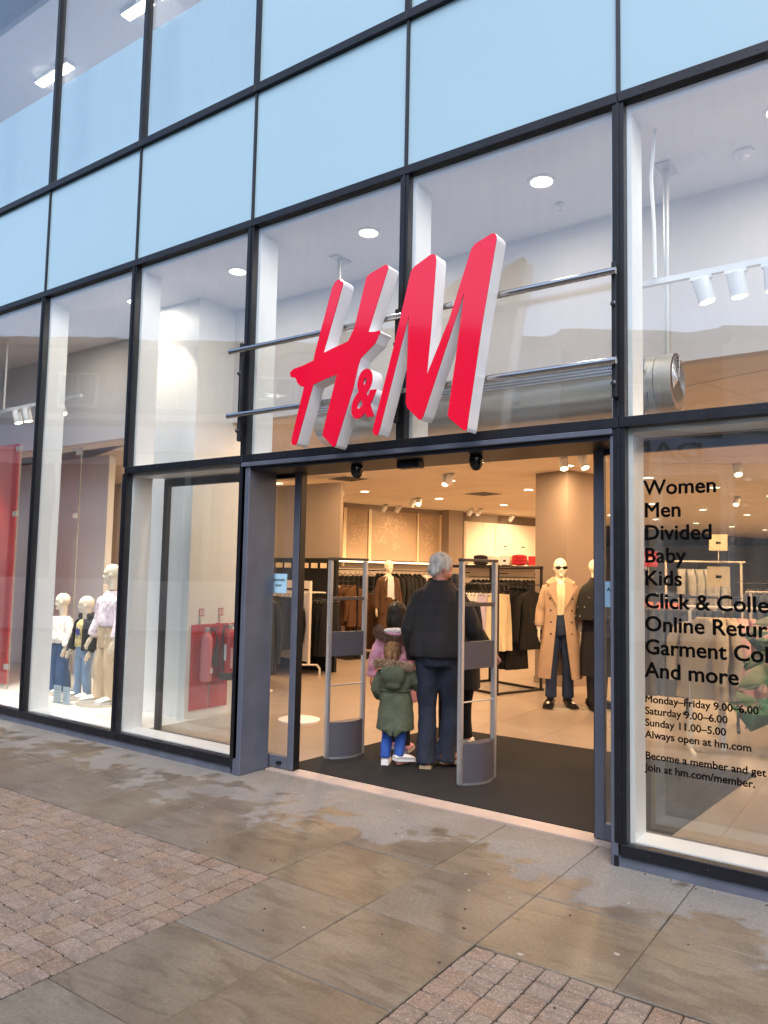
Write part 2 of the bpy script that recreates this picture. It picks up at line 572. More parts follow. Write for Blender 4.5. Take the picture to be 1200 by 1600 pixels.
for q in near[:300]:
    b = B(); sett_geo(b, *q); b.build('sett', 'paver', setts)
b = B()
for q in rest: sett_geo(b, *q)
tag(b.build('outlying_setts', 'paver', setts), kind='stuff')
# chewing gum, grit and leaf scraps trodden on the stones
mat('gum', '#a39a8e', .8, namt=.2, nscale=60); mat('leaf_scrap', '#3a3226', .9)
b = B(); b2 = B()
for x, y, s in [(.3, -.98, .018), (-.02, -1.23, .02), (-.45, -.42, .013), (-.52, -.55, .012), (-.62, -.62, .011), (-1.2, -.35, .012), (-1.5, .05, .013), (-2.2, -.1, .012), (-3.1, -1.75, .016), (-2.2, -1.62, .015), (-2.6, -1.5, .012), (-2.0, -1.95, .014), (-3.6, -1.5, .012), (-1.9, -2.05, .014), (-3.4, -1.9, .012), (.18, -.45, .01), (-.3, -.75, .01)]:
    n = 11; s *= .72
    b.slab([(x+s*random.uniform(.55, 1.15)*math.cos(2*math.pi*k/n)*1.25, y+s*random.uniform(.5, 1.1)*math.sin(2*math.pi*k/n)*.8) for k in range(n)], -.001, .0035)
for k in range(60):
    x, y, s = random.uniform(-4.5, 1.5), random.uniform(-1.95, .1), random.uniform(.002, .007)
    if k < 16: x, y = random.uniform(0.03, 1.6), random.uniform(-.06, -.02)
    a = random.uniform(0, 3)
    (b if random.random() < .3 else b2).slab([(x+s*math.cos(a+q)*(1.6 if i % 2 else .8), y+s*math.sin(a+q)) for i, q in enumerate((0, 1.3, 2.6, 3.9, 5.2))], -.001, .003)
tag(b.build('gum_spots', 'gum'), kind='stuff'); tag(b2.build('leaf_litter', 'leaf_scrap'), kind='stuff')

# ------------------------------------------------------------------ the glazed front
W = 1.5
shop = root('shop_building', 'glass fronted shop building with black framed bays and pale blue upper panels', 'building')
H0, H1, H2, H3, H4 = .125, 2.444, 4.376, 5.53, 8.62
b = B().box(-15, -3.03, -.004, .05, -.02, .058); b.build('plinth', 'plinth_metal', shop)
b = B().box(-.012, 6, -.004, .05, -.02, .058); b.build('plinth', 'plinth_metal', shop)
def bolts(x0, x1, z, n=5):
    b = B()
    for i in range(n):
        x = x0+(x1-x0)*(i+.5)/n
        b.lathe([(.0045, 0), (.006, .002), (.004, .005)], seg=8)
        k = 24
        for q in range(len(b.v)-k, len(b.v)):
            v = b.v[q]; b.v[q] = Vector((x+v.x, -.021-v.z, z+v.y))
    return b
def hband(x0, x1, z0, z1, name='transom'):
    B().box(x0+.0015, x1-.0015, -.022, .045, z0, z1).build(name, 'black_metal', shop, bevel=.003)
    bolts(x0, x1, (z0+z1)/2).build('bolt_row', 'bolt', shop)['kind'] = 'stuff'
for i in range(-4, 10):
    x1, x0 = -(i)*W, -(i+1)*W          # bay from mullion i+1 to mullion i
    door = i in (0, 1)
    if not door: hband(x0, x1, .06, H0, 'base_rail')
    hband(x0, x1, H2-.031, H2+.031)
    hband(x0, x1, H3-.034, H3+.034)
    hband(x0, x1, H4-.03, H4+.03)
    if i <= 2: hband(x0, x1, H1-.03, H1+.03)
    full = i >= 3
    # panes
    def pane(za, zb, mt='glass', name='glass_pane'):
        B().box(x0+.011, x1-.011, .016, .030, za, zb).build(name, mt, shop)
    if full: pane(H0+.001, H2-.032)
    else:
        if not door: pane(H0+.001, H1-.031)
        pane(H1+.031, H2-.032)
    B().box(x0+.011, x1-.011, .012, .05, H2+.032, H3-.035).build('spandrel_panel', 'spandrel', shop)
    if i >= 2: pane(H3+.035, H4-.031)
    else: B().box(x0+.011, x1-.011, .012, .05, H3+.035, H4-.031).build('spandrel_panel', 'spandrel', shop)
    # white boards lining each bay behind the glass
    def lining(za, zb):
        for nm, q in (('sill_board', (x0+.034, x1-.034, .05, .25, za-.03, za+.004)), ('head_board', (x0+.034, x1-.034, .05, .25, zb-.02, zb+.03)),
                      ('reveal_board', (x0+.033, x0+.06, .051, .25, za+.004, zb-.02)), ('reveal_board', (x1-.06, x1-.033, .051, .25, za+.004, zb-.02))):
            B().box(*q).build(nm, 'white_board', shop)
    if full: lining(H0+.002, H2-.03)
    else:
        if not door: lining(H0+.002, H1-.035)
        lining(H1+.03, H2-.03)
for i in range(-4, 11):
    x = -i*W
    zb = H0+.0 if i not in (0, 1, 2) else (H1+.03 if i == 1 else .0)
    segs = [(.125, H1-.031), (H1+.031, H2-.032)] if i <= 3 else [(.125, H2-.032)]
    if i == 1: segs = [(H1+.031, H2-.032)]
    for a, c in segs:
        b = B().box(x-.034, x-.009, -.012, .05, a, c).box(x+.009, x+.034, -.012, .05, a, c).box(x-.009, x+.009, -.02, .06, a, c)
        b.build('mullion', 'black_metal', shop)
    B().box(x-.0105, x+.0105, -.006, .05, H2+.032, H3-.035).build('gasket', 'gasket', shop)
    B().box(x-.022, x+.022, -.018, .05, H3+.035, H4-.031).build('mullion', 'black_metal', shop)
B().box(-15, 6, -.02, .06, H4+.031, 9.6).build('parapet_panel', 'spandrel', shop)
# blue-grey entrance surround
b = B().box(-3.004, -2.92, -.012, .30, 0, 2.395); b.build('door_jamb', 'blue_grey_metal', shop, bevel=.004)
b = B().box(-.054, -.014, -.010, .34, 0, 2.375); b.build('door_jamb', 'blue_grey_metal', shop, bevel=.004)
b = B().box(-3.004, -.036, -.03, .28, 2.378, 2.412); b.build('door_head', 'blue_grey_metal', shop, bevel=.004)
b = B().box(-2.918, -.056, .0, .46, 2.352, 2.376); b.build('head_soffit', 'dark_door', shop)
B().box(-4.4, 1.45, .285, .40, 2.40, 2.46).build('door_track', 'dark_door', shop)
B().box(-2.915, -.06, .262, .42, -.03, .006).build('threshold_strip', 'threshold', shop)
B().box(-.036, -.012, -.012, .05, .0, .058).build('corner_trim', 'black_metal', shop)
# outer shell: party walls, roof, floor slab behind the blue panels
b = B().box(-15, 6, .06, 30, H2+.04, H3-.04); b.build('floor_slab', 'plaster', shop)
B().box(-15, 6, -.02, 30, 9.6, 9.8).build('roof', 'plinth_metal', shop)
B().box(-15.2, -15, -.02, 34, 0, 9.6).build('side_wall', 'plaster', shop)
B().box(6, 6.2, -.02, 34, 0, 9.6).build('side_wall', 'plaster', shop)
B().box(-15, 14, 34, 34.2, 0, 9.6).build('rear_wall', 'plaster', shop)
# upper storey room seen at the top left
tag(B().box(-15, -1, 3.2, 3.3, H3, 9.6).build('upper_wall', 'bulkhead_paint'), kind='structure')
tag(B().box(-15, -2.9, .45, .52, H3-.03, 7.15).build('upper_parapet_wall', 'frosted_board'), kind='structure')
tag(B().box(-2.9, -2.8, .07, 3.2, H3-.03, 9.6).build('upper_partition_wall', 'plaster'), kind='structure')
tag(B().box(-15, -1, .55, 3.2, 8.5, 8.6).build('upper_room_ceiling', 'bulkhead_paint'), kind='structure')

# ------------------------------------------------------------------ shop interior shell
tag(B().box(-15, 6, .05, 1.30, 4.30, 4.33).build('window_ceiling', 'plaster'), kind='structure')
tag(B().box(-15, 6, 1.27, 1.37, 3.10, 4.30).build('bulkhead_wall', 'bulkhead_paint'), kind='structure')
ceil = root('shop_ceiling', kind='structure')
B().box(-16, 14, 1.30, 34, 3.125, 3.19).build('ceiling_backing', 'ceiling_gap', ceil)
B().box(-15, 6, 1.371, 1.60, 3.098, 3.124).build('ceiling_margin', 'shop_ceiling', ceil)
def clip(poly, ymin):
    out = []
    for i, p in enumerate(poly):
        q = poly[i-1]
        if (p[1] >= ymin) != (q[1] >= ymin):
            f = (ymin-q[1])/(p[1]-q[1]); out.append((q[0]+(p[0]-q[0])*f, ymin))
        if p[1] >= ymin: out.append(p)
    return out
tiles = []
for a in range(-19, 15):
    for c in range(-1, 50):
        s0, t0 = a*.62, c*.617+.0
        gt = .016 if (c % 3 == 0) else .004
        P = [I(s0+.004, t0+gt), I(s0+.616, t0+gt), I(s0+.616, t0+.613), I(s0+.004, t0+.613)]
        P = clip([(p.x, p.y) for p in P], 1.61)
        if len(P) > 2 and min(p[1] for p in P) < 34: tiles.append(P)
tiles.sort(key=lambda P: (Vector((P[0][0], P[0][1], 3.1))-cam.location).length)
stuff = B(); n = 0
for P in tiles:
    x, y = P[0]
    d = Vector((x, y, 3.1))-cam.location
    k = d.dot(fw)
    vis = abs(1197.5*d.dot(rt)/k) < 640 and y < 13
    if vis and n < 299:
        n += 1
        B().slab(P, 3.10, 3.124).build('ceiling_tile', 'shop_ceiling', ceil)
    else: stuff.slab(P, 3.10, 3.124)
tag(stuff.build('distant_ceiling_tiles', 'shop_ceiling', ceil), kind='stuff')
flr = root('shop_floor', kind='structure')
B().box(-16, 14, .42, 34, -.05, -.004).build('floor_bed', 'tile_joint', flr)
rest = B()
for a in range(-24, 10):
    for c in range(0, 48):
        x, y = .33+a*.68, .42+c*.68-.05
        y0 = max(y, .421)
        v = (x+.34, y+.34)
        if -9.5 < v[0] < 1.5 and v[1] < 8.5:
            B().box(x+.0015, x+.6785, y0, y+.6785, -.02, 0).build('floor_tile', 'floor_tile', flr)
        else: rest.box(x+.0015, x+.6785, y0, y+.6785, -.02, 0)
tag(rest.build('distant_floor_tiles', 'floor_tile', flr), kind='stuff')
B().box(-15, -2.99, .05, .42, -.04, -.002).build('floor_edge', 'floor_tile', flr)
B().box(-.03, 6, .05, .42, -.04, -.002).build('floor_edge', 'floor_tile', flr)
tag(B().slab([(-2.86, .43), (.06, .43), (.23, 2.66), (-2.70, 2.60)], -.001, .009).build('entrance_mat', 'mat_black'), 'wide black entrance mat inside the open doorway', 'doormat')
# walls on the turned grid
def iwall(name, s0, s1, t0, t1, z0, z1, mt, **k):
    return tag(B().box(s0, s1, t0, t1, z0, z1).xf(MI).build(name, mt, **k), kind='structure')
iwall('side_shop_wall', -11.7, -11.5, -4, 13.5, 0, 3.1, 'warm_plaster')
iwall('shop_wall_pier', -11.5, -11.15, 8.46, 8.9, 0, 3.1, 'warm_plaster')
iwall('end_shop_wall', -11.5, 12, 27, 27.2, 0, 3.1, 'warm_plaster')
iwall('far_shop_wall', 10, 10.2, -6, 27, 0, 3.1, 'warm_plaster')
iwall('shop_column', -5.22, -4.62, 5.0, 5.6, 0, 3.1, 'warm_plaster')
iwall('column_skirting', -5.232, -4.608, 4.988, 5.612, 0, .10, 'warm_plaster')
iwall('shop_ceiling_beam', -3, 9.9, 14, 14.3, 2.82, 3.1, 'warm_plaster')
iwall('denim_shop_wall', -3.4, 4, 16.9, 17.0, 0, 2.6, mat('denim_wall', '#5878a8', .8, namt=.1))
# pier behind the side window and the white display platforms
tag(B().box(-5.21, -4.5, .78, 1.42, 0, 4.30).build('window_pier', 'white_board'), kind='structure')
tag(B().slab([(-15, .26), (-4.40, .26), (-4.39, 1.6), (-15, 2.4)], 0, .12).build('display_platform_floor', 'platform'), kind='structure')
tag(B().box(-8.6, -7.66, 2.02, 2.12, 0, 3.09).build('display_back_wall', 'white_board'), kind='structure')
tag(B().box(-12.6, -8.6, 2.02, 2.12, 0, 3.09).build('display_back_wall', 'white_board'), kind='structure')

# ------------------------------------------------------------------ shops across the street, seen in the glass
mat('brick_far', '#6f675f', .85, namt=.12, nscale=1.5); mat('slate', '#3d4148', .7); mat('cream_paint', '#bdb9b0', .6, namt=.05); mat('far_dark', '#22262e', .3)
mat('fascia', '#a3abc0', .5); mat('sign_letters_dark', '#2c2420', .5)
glass_mat('far_glass', (.35, .4, .45), 1.5, .25)
def street_house(u0, u1, H, label, sign=None, body='brick_far'):
    O, U, Nn = Vector((-9, -10.4, 0)), Vector((.816, -.577, 0)), Vector((.577, .816, 0))
    M = Matrix((U, -Nn, Vector((0, 0, 1)))).transposed().to_4x4()
    rz = math.atan2(U.y, U.x)+math.pi
    h = root('terraced_shop', label, 'building', O+U*u1, rz)
    w = u1-u0
    bl = dict(world=False)
    b = B().box(0, w, .25, 8, 0, H); b.build('wall', body, h, **bl)
    b = B().prism([(-.1, H), (w+.1, H), (w+.1, H+.18), (-.1, H+.18)], -.05, 8.1); b.build('cornice', 'slate', h, **bl)
    B().add([(0, .1, H+.18), (w, .1, H+.18), (w, 8, H+.18), (0, 8, H+.18), (0, 4, H+1.2), (w, 4, H+1.2)], [(0, 1, 5, 4), (2, 3, 4, 5), (0, 4, 3), (1, 2, 5)]).build('roof', 'slate', h, **bl)
    B().box(0, w, .15, .25, 5.1, 5.25).build('string_course', 'cream_paint', h, **bl)
    B().box(0, w, .0, .25, 4.3, 4.9).build('fascia', 'fascia', h, **bl)
    B().box(0, w, .1, .249, 4.0, 4.28).build('lower_band', 'cream_paint', h, **bl)
    n = max(1, int(w/2.0))
    for i in range(n):
        c = w*(i+.5)/n
        f = B().box(c-.5, c+.5, .19, .26, 5.4, 6.25).build('window_frame', 'cream_paint', h, **bl)
        B().box(c-.43, c-.03, .17, .189, 5.47, 6.18).build('pane', 'far_glass', f, **bl)
        B().box(c+.03, c+.43, .17, .189, 5.47, 6.18).build('pane', 'far_glass', f, **bl)
    m = max(2, int(w/1.5))
    B().box(.1, w-.1, .2, .249, 1.3, 3.99).build('shop_window', 'far_dark', h, **bl)
    B().box(.1, w-.1, .12, .249, .1, 1.28).build('stallriser', 'cream_paint', h, **bl)
    for i in range(m+1):
        x = .1+(w-.2)*i/m
        B().box(x-.06, x+.06, .1, .199, 1.28, 4.0).build('pilaster', 'cream_paint', h, **bl)
    if sign:
        me = text_mesh(sign, .52, .04, .004, width=2.75)
        me.transform(Matrix.Translation((.6, -.03, 4.42)) @ Matrix.Rotation(R(90), 4, 'X'))
        link('fascia_lettering', me, 'sign_letters_dark', h)
street_house(-22, -11, 6.6, 'long brick shop row with slate roof across the street, farthest up the road')
street_house(-11, -1.5, 6.85, 'brick shop with four upper windows across the street, reflected in the tall side panes')
street_house(-1.5, 4.2, 7.15, 'pale rendered shop across the street behind the red sign reflection', body='cream_paint')
street_house(4.2, 8.1, 7.3, 'brick shop across the street with DANIEL in capitals on its fascia', sign='DANIEL')
street_house(8.1, 20, 7.5, 'wide pale shop across the street past the capital lettered fascia', body='cream_paint')
# ------------------------------------------------------------------ red hanging sign on its rails
mat('cable', '#16161a', .6)
sign = root('shop_sign', 'large tilted red H&M letters with white sides on two steel rails over the entrance', 'sign', (-1.5, -.09, 2.4))
HP = [(-1.937, 3.541), (-1.911, 3.581), (-1.883, 3.595), (-1.858, 3.589), (-1.84, 3.57), (-1.841, 3.548), (-1.999, 3.091), (-1.901, 3.115), (-1.781, 3.14), (-1.73, 3.224), (-1.637, 3.562), (-1.602, 3.579), (-1.489, 3.612), (-1.468, 3.609), (-1.458, 3.589), (-1.471, 3.551), (-1.612, 3.178), (-1.56, 3.169), (-1.519, 3.171), (-1.51, 3.156), (-1.524, 3.141), (-1.551, 3.091), (-1.608, 3.049), (-1.67, 3.007), (-1.69, 2.958), (-1.728, 2.808), (-1.868, 2.429), (-1.883, 2.416), (-1.912, 2.438), (-1.986, 2.505), (-1.982, 2.54), (-1.873, 2.921), (-1.984, 2.902), (-2.085, 2.877), (-2.222, 2.472), (-2.236, 2.458), (-2.265, 2.464), (-2.275, 2.49), (-2.267, 2.53), (-2.169, 2.87), (-2.202, 2.881), (-2.232, 2.907), (-2.252, 2.946), (-2.299, 2.961), (-2.307, 2.994), (-2.279, 3.014), (-2.184, 3.028), (-2.089, 3.051), (-2.071, 3.12)]
MP = [(-1.559, 2.501), (-1.546, 2.473), (-1.529, 2.465), (-1.513, 2.474), (-1.498, 2.512), (-1.287, 3.231), (-1.296, 2.82), (-1.298, 2.653), (-1.282, 2.619), (-1.195, 2.538), (-1.18, 2.537), (-1.163, 2.561), (-0.879, 3.303), (-0.94, 2.852), (-0.986, 2.549), (-0.971, 2.522), (-0.873, 2.442), (-0.857, 2.437), (-0.849, 2.455), (-0.752, 3.088), (-0.661, 3.591), (-0.663, 3.615), (-0.676, 3.632), (-0.697, 3.632), (-0.809, 3.595), (-0.834, 3.567), (-0.981, 3.16), (-1.144, 2.816), (-1.117, 3.103), (-1.086, 3.562), (-1.092, 3.591), (-1.113, 3.601), (-1.135, 3.598), (-1.253, 3.548), (-1.277, 3.521), (-1.395, 3.066)]
for P in (HP, MP):
    l = B().prism(P, -.243, -.125).build('letter', 'sign_white', sign)
    B().prism(P, -.250, -.2435).build('letter_face', 'sign_red', l)
def amp(depth, y):
    me = text_mesh('&', .4, depth, .012, shear=.22)
    xs = [v.co.x for v in me.vertices]; ys = [v.co.y for v in me.vertices]
    kx, ky = .205/(max(xs)-min(xs)), .335/(max(ys)-min(ys))
    x0, y0 = min(xs), min(ys)
    for v in me.vertices: v.co.x = (v.co.x-x0)*kx; v.co.y = (v.co.y-y0)*ky
    upright(me, -1.738, y, 2.592)
    me.transform(WM[sign.name].inverted())
    return me
l = link('ampersand', amp(.115, -.184), 'sign_white', sign)
link('ampersand_face', amp(.008, -.2475), 'sign_red', l)
for z in (3.305, 2.785):
    B().tube([(-3.11, -.09, z), (.012, -.09, z)], .021, 18).build('rail', 'steel', sign, smooth=True)
    b = B()
    for x in (-1.95, -1.75, -1.35, -1.02, -.82): b.box(x-.015, x+.015, -.126, -.075, z-.02, z+.02)
    b.build('letter_clip', 'dull_steel', sign)['kind'] = 'stuff'
for x in (-3.0, -1.5, 0.0):
    B().box(x-.022, x+.004, -.07, -.0225, 2.58, 3.37).build('bracket', 'black_metal', sign, bevel=.004)
    b = B()
    for z in (2.66, 3.12): b.lathe([(.016, 0), (.016, .01), (.009, .014), (.009, .022)], seg=10)
    for k, v in enumerate(b.v): b.v[k] = Vector((x-.009+v.x, -.0705-v.z, (2.66 if k < 40 else 3.12)+v.y))
    b.build('bracket_bolt', 'bolt', sign, smooth=True)['kind'] = 'stuff'
B().tube([(-3.0+.012, -.03, 2.77), (-2.99, -.03, 2.72), (-3.006, -.032, 2.69), (-2.996, -.028, 2.64)], .004, 6).build('sign_cable', 'cable', sign, smooth=True)

# ------------------------------------------------------------------ sliding doors
def sdoor(x0, x1, label, inner):
    r = root('sliding_door', label, 'door', ((x0+x1)/2, .345, 0))
    y0, y1 = .325, .368
    w = .062
    b = B().box(x0, x0+w, y0, y1, .012, 2.392); b.build('door_stile', 'blue_grey_metal' if inner == 'l' else 'dark_door', r, bevel=.003)
    b = B().box(x1-w, x1, y0, y1, .012, 2.392); b.build('door_stile', 'blue_grey_metal' if inner == 'r' else 'dark_door', r, bevel=.003)
    B().box(x0+w, x1-w, y0, y1, 2.322, 2.392).build('top_rail', 'dark_door', r)
    B().box(x0+w, x1-w, y0, y1, .012, .105).build('bottom_rail', 'blue_grey_metal', r)
    B().box(x0+w, x1-w, .343, .353, .105, 2.322).build('glass_pane', 'glass', r)
    e = x0 if inner == 'l' else x1
    B().box(e-.006, e+.0, y0+.008, y1+.03, .012, 2.392).build('rubber_seal', 'black_paint', r) if inner == 'l' else B().box(e, e+.006, y0+.008, y1+.03, .012, 2.392).build('rubber_seal', 'black_paint', r)
    return r
mat('sticker_blue', '#a9d3ee', .5); 
dl = sdoor(-4.37, -2.685, 'left glass sliding door slid open behind the side window, pale blue sticker', 'r')
dr = sdoor(-.268, 1.42, 'right glass sliding door slid open behind the lettered window, pale blue sticker', 'l')
def sticker(r, x, z):
    B().box(x-.085, x+.085, .3375, .3425, z-.078, z+.078).build('door_notice', 'sticker_blue', r)
    for k, tx in enumerate(('Automatic', 'door')):
        me = text_mesh(tx, .034, .001, .0006, align='CENTER'); upright(me, x, .337, z+.018-.043*k)
        me.transform(WM[r.name].inverted()); link('notice_text', me, 'vinyl_black', r)
sticker(dl, -2.90, 1.465); sticker(dr, -.12, 1.465)
b = B().box(-2.84, -2.80, .3, .3245, .05, .066); b.build('floor_lock', 'black_paint', dl)

# black domes and radar box under the door head
def dome(x, y, z, label, r=.046):
    t = root('sensor_dome', label, 'sensor', (x, y, z), group='black domes under the door head')
    B().lathe([(r*.9, .0), (r, -.02)], (x, y, z), 18).build('mount', 'black_paint', t, smooth=True)
    B().lathe([(r, -.021), (r*.99, -.05), (r*.82, -.075), (r*.5, -.095), (r*.05, -.102)], (x, y, z), 18).build('shell', 'black_gloss', t, smooth=True)
dome(-1.985, .15, 2.351, 'small black dome under the door head, above the left security gate')
dome(-1.0, .15, 2.351, 'small black dome under the door head, right of the black box')
t = root('door_radar', 'black motion sensor box under the middle of the door head', 'sensor', (-1.53, .17, 2.351))
B().box(-1.625, -1.435, .13, .21, 2.30, 2.351).build('housing', 'black_paint', t, bevel=.008)
B().box(-1.60, -1.46, .122, .129, 2.305, 2.325).build('lens', 'black_gloss', t)

# ------------------------------------------------------------------ void above the door: air curtain, lamps, track
ac = root('air_curtain', 'long round stainless steel air curtain hung above the entrance', 'air curtain', (-1.4, .76, 2.64))
AY, AZ, AR = .76, 2.83, .185
B().tube([(-2.78, AY, AZ), (.02, AY, AZ)], AR, 40).build('casing', 'dull_steel', ac, smooth=True)
B().tube([(.024, AY, AZ), (.13, AY, AZ)], AR, 40, cap=False).build('end_collar', 'dull_steel', ac, smooth=True)
B().tube([(.120, AY, AZ), (.128, AY, AZ)], AR-.006, 40).build('end_plate', mat('bronze_plate', '#75594a', .5, .3), ac, smooth=True)
b = B()
for k in range(7):
    r = .022+.021*k
    c = [(.134, AY+r*math.cos(a), AZ+.02+r*math.sin(a)) for a in [R(-35+250*q/24) for q in range(25)]]
    b.tube(c, .0032, 6)
for a in (0, 40, 80, 120, 160, 200): b.tube([(.136, AY+.012*math.cos(R(a)), AZ+.02+.012*math.sin(R(a))), (.136, AY+.15*math.cos(R(a)), AZ+.02+.15*math.sin(R(a)))], .0025, 5)
b.build('fan_grille', 'aluminium', ac)['kind'] = 'stuff'
b = B().tube([(.129, AY, AZ+.02), (.1315, AY, AZ+.02)], .15, 30); b.build('fan_opening', 'black_paint', ac, smooth=True)
b = B().box(-2.75, -.02, AY-AR-.03, AY-AR-.005, AZ+.05, AZ+.125); b.build('intake_strip', 'aluminium', ac)
b = B()
for k in range(150):
    x = -2.74+k*.018
    for j in range(3):
        z = AZ+.066+j*.021; xx = x+(j % 2)*.009
        b.box(xx-.005, xx+.005, AY-AR-.0315, AY-AR-.0302, z-.0055, z+.0055)
b.build('intake_holes', 'black_paint', ac)['kind'] = 'stuff'
for x in (-2.86+.15, .06):
    B().tube([(x, AY+.03, AZ+AR-.01), (x, AY+.03, 4.285)], .022, 14).build('hanger_pole', 'dull_steel', ac, smooth=True)
    B().box(x-.045, x+.045, AY-.07, AY+.13, 4.286, 4.298).build('hanger_plate', 'dull_steel', ac)
B().tube([(-.02, .5, 2.50), (-.015, .52, 2.6), (.0, .56, 2.66), (-.006, .56, 2.74)], .004, 6).build('supply_cable', 'cable', ac, smooth=True)

def downlight(x, y, z, label, group, power, col, disc='light_disc', r=.075, lampon=True, size=None):
    t = root('downlight', label, 'ceiling light', (x, y, z), group=group)
    B().lathe([(r, -.001), (r*1.28, -.001), (r*1.28, -.007), (r*1.02, -.010), (r, -.004)], (x, y, z), 24, cap=False).build('trim_ring', 'white_paint', t, smooth=True)
    B().lathe([(r*.98, -.0035), (r*.98, -.0025)], (x, y, z), 24).build('lamp_disc', disc, t)
    if lampon: lamp('downlight_lamp', (x, y, z-.02), power, col, size or r*1.6)
for i in range(-2, 6):
    x = -.70-1.49*i
    if i == 5: continue
    n = {-1: 'the far right', 0: 'the M', 1: 'the H', 2: 'the window pier', 3: 'the childrens display', 4: 'the red panel', -2: 'the plant'}[i]
    downlight(x, .5, 4.299, f'round recessed light in the white ceiling high over {n}', 'downlights in the window ceiling', 12, (1, .86, .7), 'cool_disc')
def sprinkler(x, y, z, label):
    t = root('sprinkler', label, 'sprinkler', (x, y, z), group='fire sprinklers')
    B().lathe([(.035, 0), (.035, -.008), (.012, -.012), (.008, -.04)], (x, y, z), 14).build('rose', 'dull_steel', t, smooth=True)
    B().lathe([(.004, -.041), (.022, -.052), (.004, -.056)], (x, y, z), 10).build('deflector', 'dull_steel', t)
sprinkler(-.724, .875, 4.299, 'small fire sprinkler in the white ceiling right of the M')
sprinkler(-5.2, .9, 4.299, 'small fire sprinkler in the white ceiling over the childrens display')
t = root('smoke_detector', 'round white smoke detector on the white ceiling over the right window', 'smoke detector', (.53, .86, 4.299))
B().lathe([(.06, 0), (.06, -.018), (.045, -.03)], (.53, .86, 4.299), 20).build('base', 'white_paint', t, smooth=True)
B().lathe([(.036, -.031), (.036, -.05), (.02, -.058)], (.53, .86, 4.299), 16).build('sensor_cap', 'plaster', t, smooth=True)

def spot_head(name, p, aim, label, group, col='white_paint', r=.042, h=.105, disc='light_disc', bracket=True, cat='spotlight'):
    """one can light hung below point p and turned along aim"""
    p = Vector(p); a = Vector(aim).normalized()
    t = root(name, label, cat, p, group=group)
    if bracket: B().box(p.x-.06, p.x+.06, p.y-.017, p.y+.017, p.z-.022, p.z).build('adaptor', col, t)
    c = p+Vector((0, 0, -.03))
    B().tube([c-a*.012, c-a*.01, c+a*h], [r*.55, r, r], 20).build('can', col, t, smooth=True)
    B().tube([c+a*(h+.0005), c+a*(h+.003)], r*.82, 16).build('lens', disc, t)
tr = root('light_track', 'white lighting track across the top of the right lettered window', 'light track', (1.0, .4, 3.39))
B().box(-.0, 2.6, .383, .417, 3.36, 3.395).build('rail', 'white_paint', tr)
B().tube([(.11, .34, 3.38), (.112, .32, 3.7), (.10, .305, 4.0), (.125, .305, 4.298)], .011, 8).build('drop_cable', 'white_paint', tr, smooth=True)
for k, x in enumerate((.36, .55, .745)):
    spot_head('track_spotlight', (x, .4, 3.359), (.25-.12*k, .1, -1), f'white can spotlight on the right window track, {("nearest the cable", "middle one", "nearest the plant")[k]}', 'spotlights on the window tracks', h=.13, r=.05)
tl = root('light_track', 'white lighting track across the top of the left display window', 'light track', (-8, .5, 3.39))
B().box(-10.5, -6.03, .483, .517, 3.40, 3.435).build('rail', 'white_paint', tl)
B().tube([(-7.62, .5, 3.43), (-7.62, .5, 4.298)], .011, 8).build('drop_rod', 'white_paint', tl)
for k, (x, dx) in enumerate(((-7.33, .25), (-7.12, .2), (-6.45, .5), (-8.4, .2))):
    spot_head('track_spotlight', (x, .5, 3.399), (dx, .15, -1), f'white can spotlight on the left window track, {("left of the close pair", "right of the close pair", "by the childrens display", "above the red panel")[k]}', 'spotlights on the window tracks', h=.13, r=.05)
lamp('window_spot', (-6.45, .5, 3.2), 460, (1, .88, .74), .05, (.25, .45, -2.6), 'SPOT', 70, .8)
lamp('window_spot', (-7.1, .5, 3.2), 330, (1, .88, .74), .05, (.6, .4, -2.6), 'SPOT', 60, .7)
lamp('window_spot', (-8.6, .25, 3.2), 260, (1, .88, .74), .05, (.3, .5, -2.2), 'SPOT', 70, .7)
# the wall washer that throws the pool of light on the pier
spot_head('wall_washer', (-4.86, .40, 4.299), (0, .30, -1), 'white spotlight on the ceiling washing the white window pier', 'spotlights on the window tracks', h=.1)
lamp('pier_wash', (-4.86, .42, 4.16), 60, (1, .78, .55), .03, (0, .30, -1), 'SPOT', 70, .35)
# upper storey fluorescent fittings
for k, (x, y) in enumerate(((-8.4, 1.35), (-6.35, 1.2), (-5.85, 1.2), (-6.2, 2.2))):
    t = root('batten_light', f'white strip light on the upper storey ceiling, {("by the left edge", "the larger of the close pair", "the smaller of the close pair", "furthest inside")[k]}', 'ceiling light', (x, y, 8.49), group='upper storey strip lights')
    L_ = (.4, .26, .13, .3)[k]
    B().box(x-L_, x+L_, y-.07, y+.07, 8.44, 8.499).build('fitting_body', 'white_paint', t)
    B().box(x-L_+.02, x+L_-.02, y-.06, y+.06, 8.425, 8.4395).build('tube_diffuser', 'tube_light', t)
lamp('upper_room_lamp', (-8.4, 1.35, 8.40), 60, (1, .95, .88), .6)
lamp('upper_room_lamp', (-6.1, 1.3, 8.40), 60, (1, .95, .88), .6)

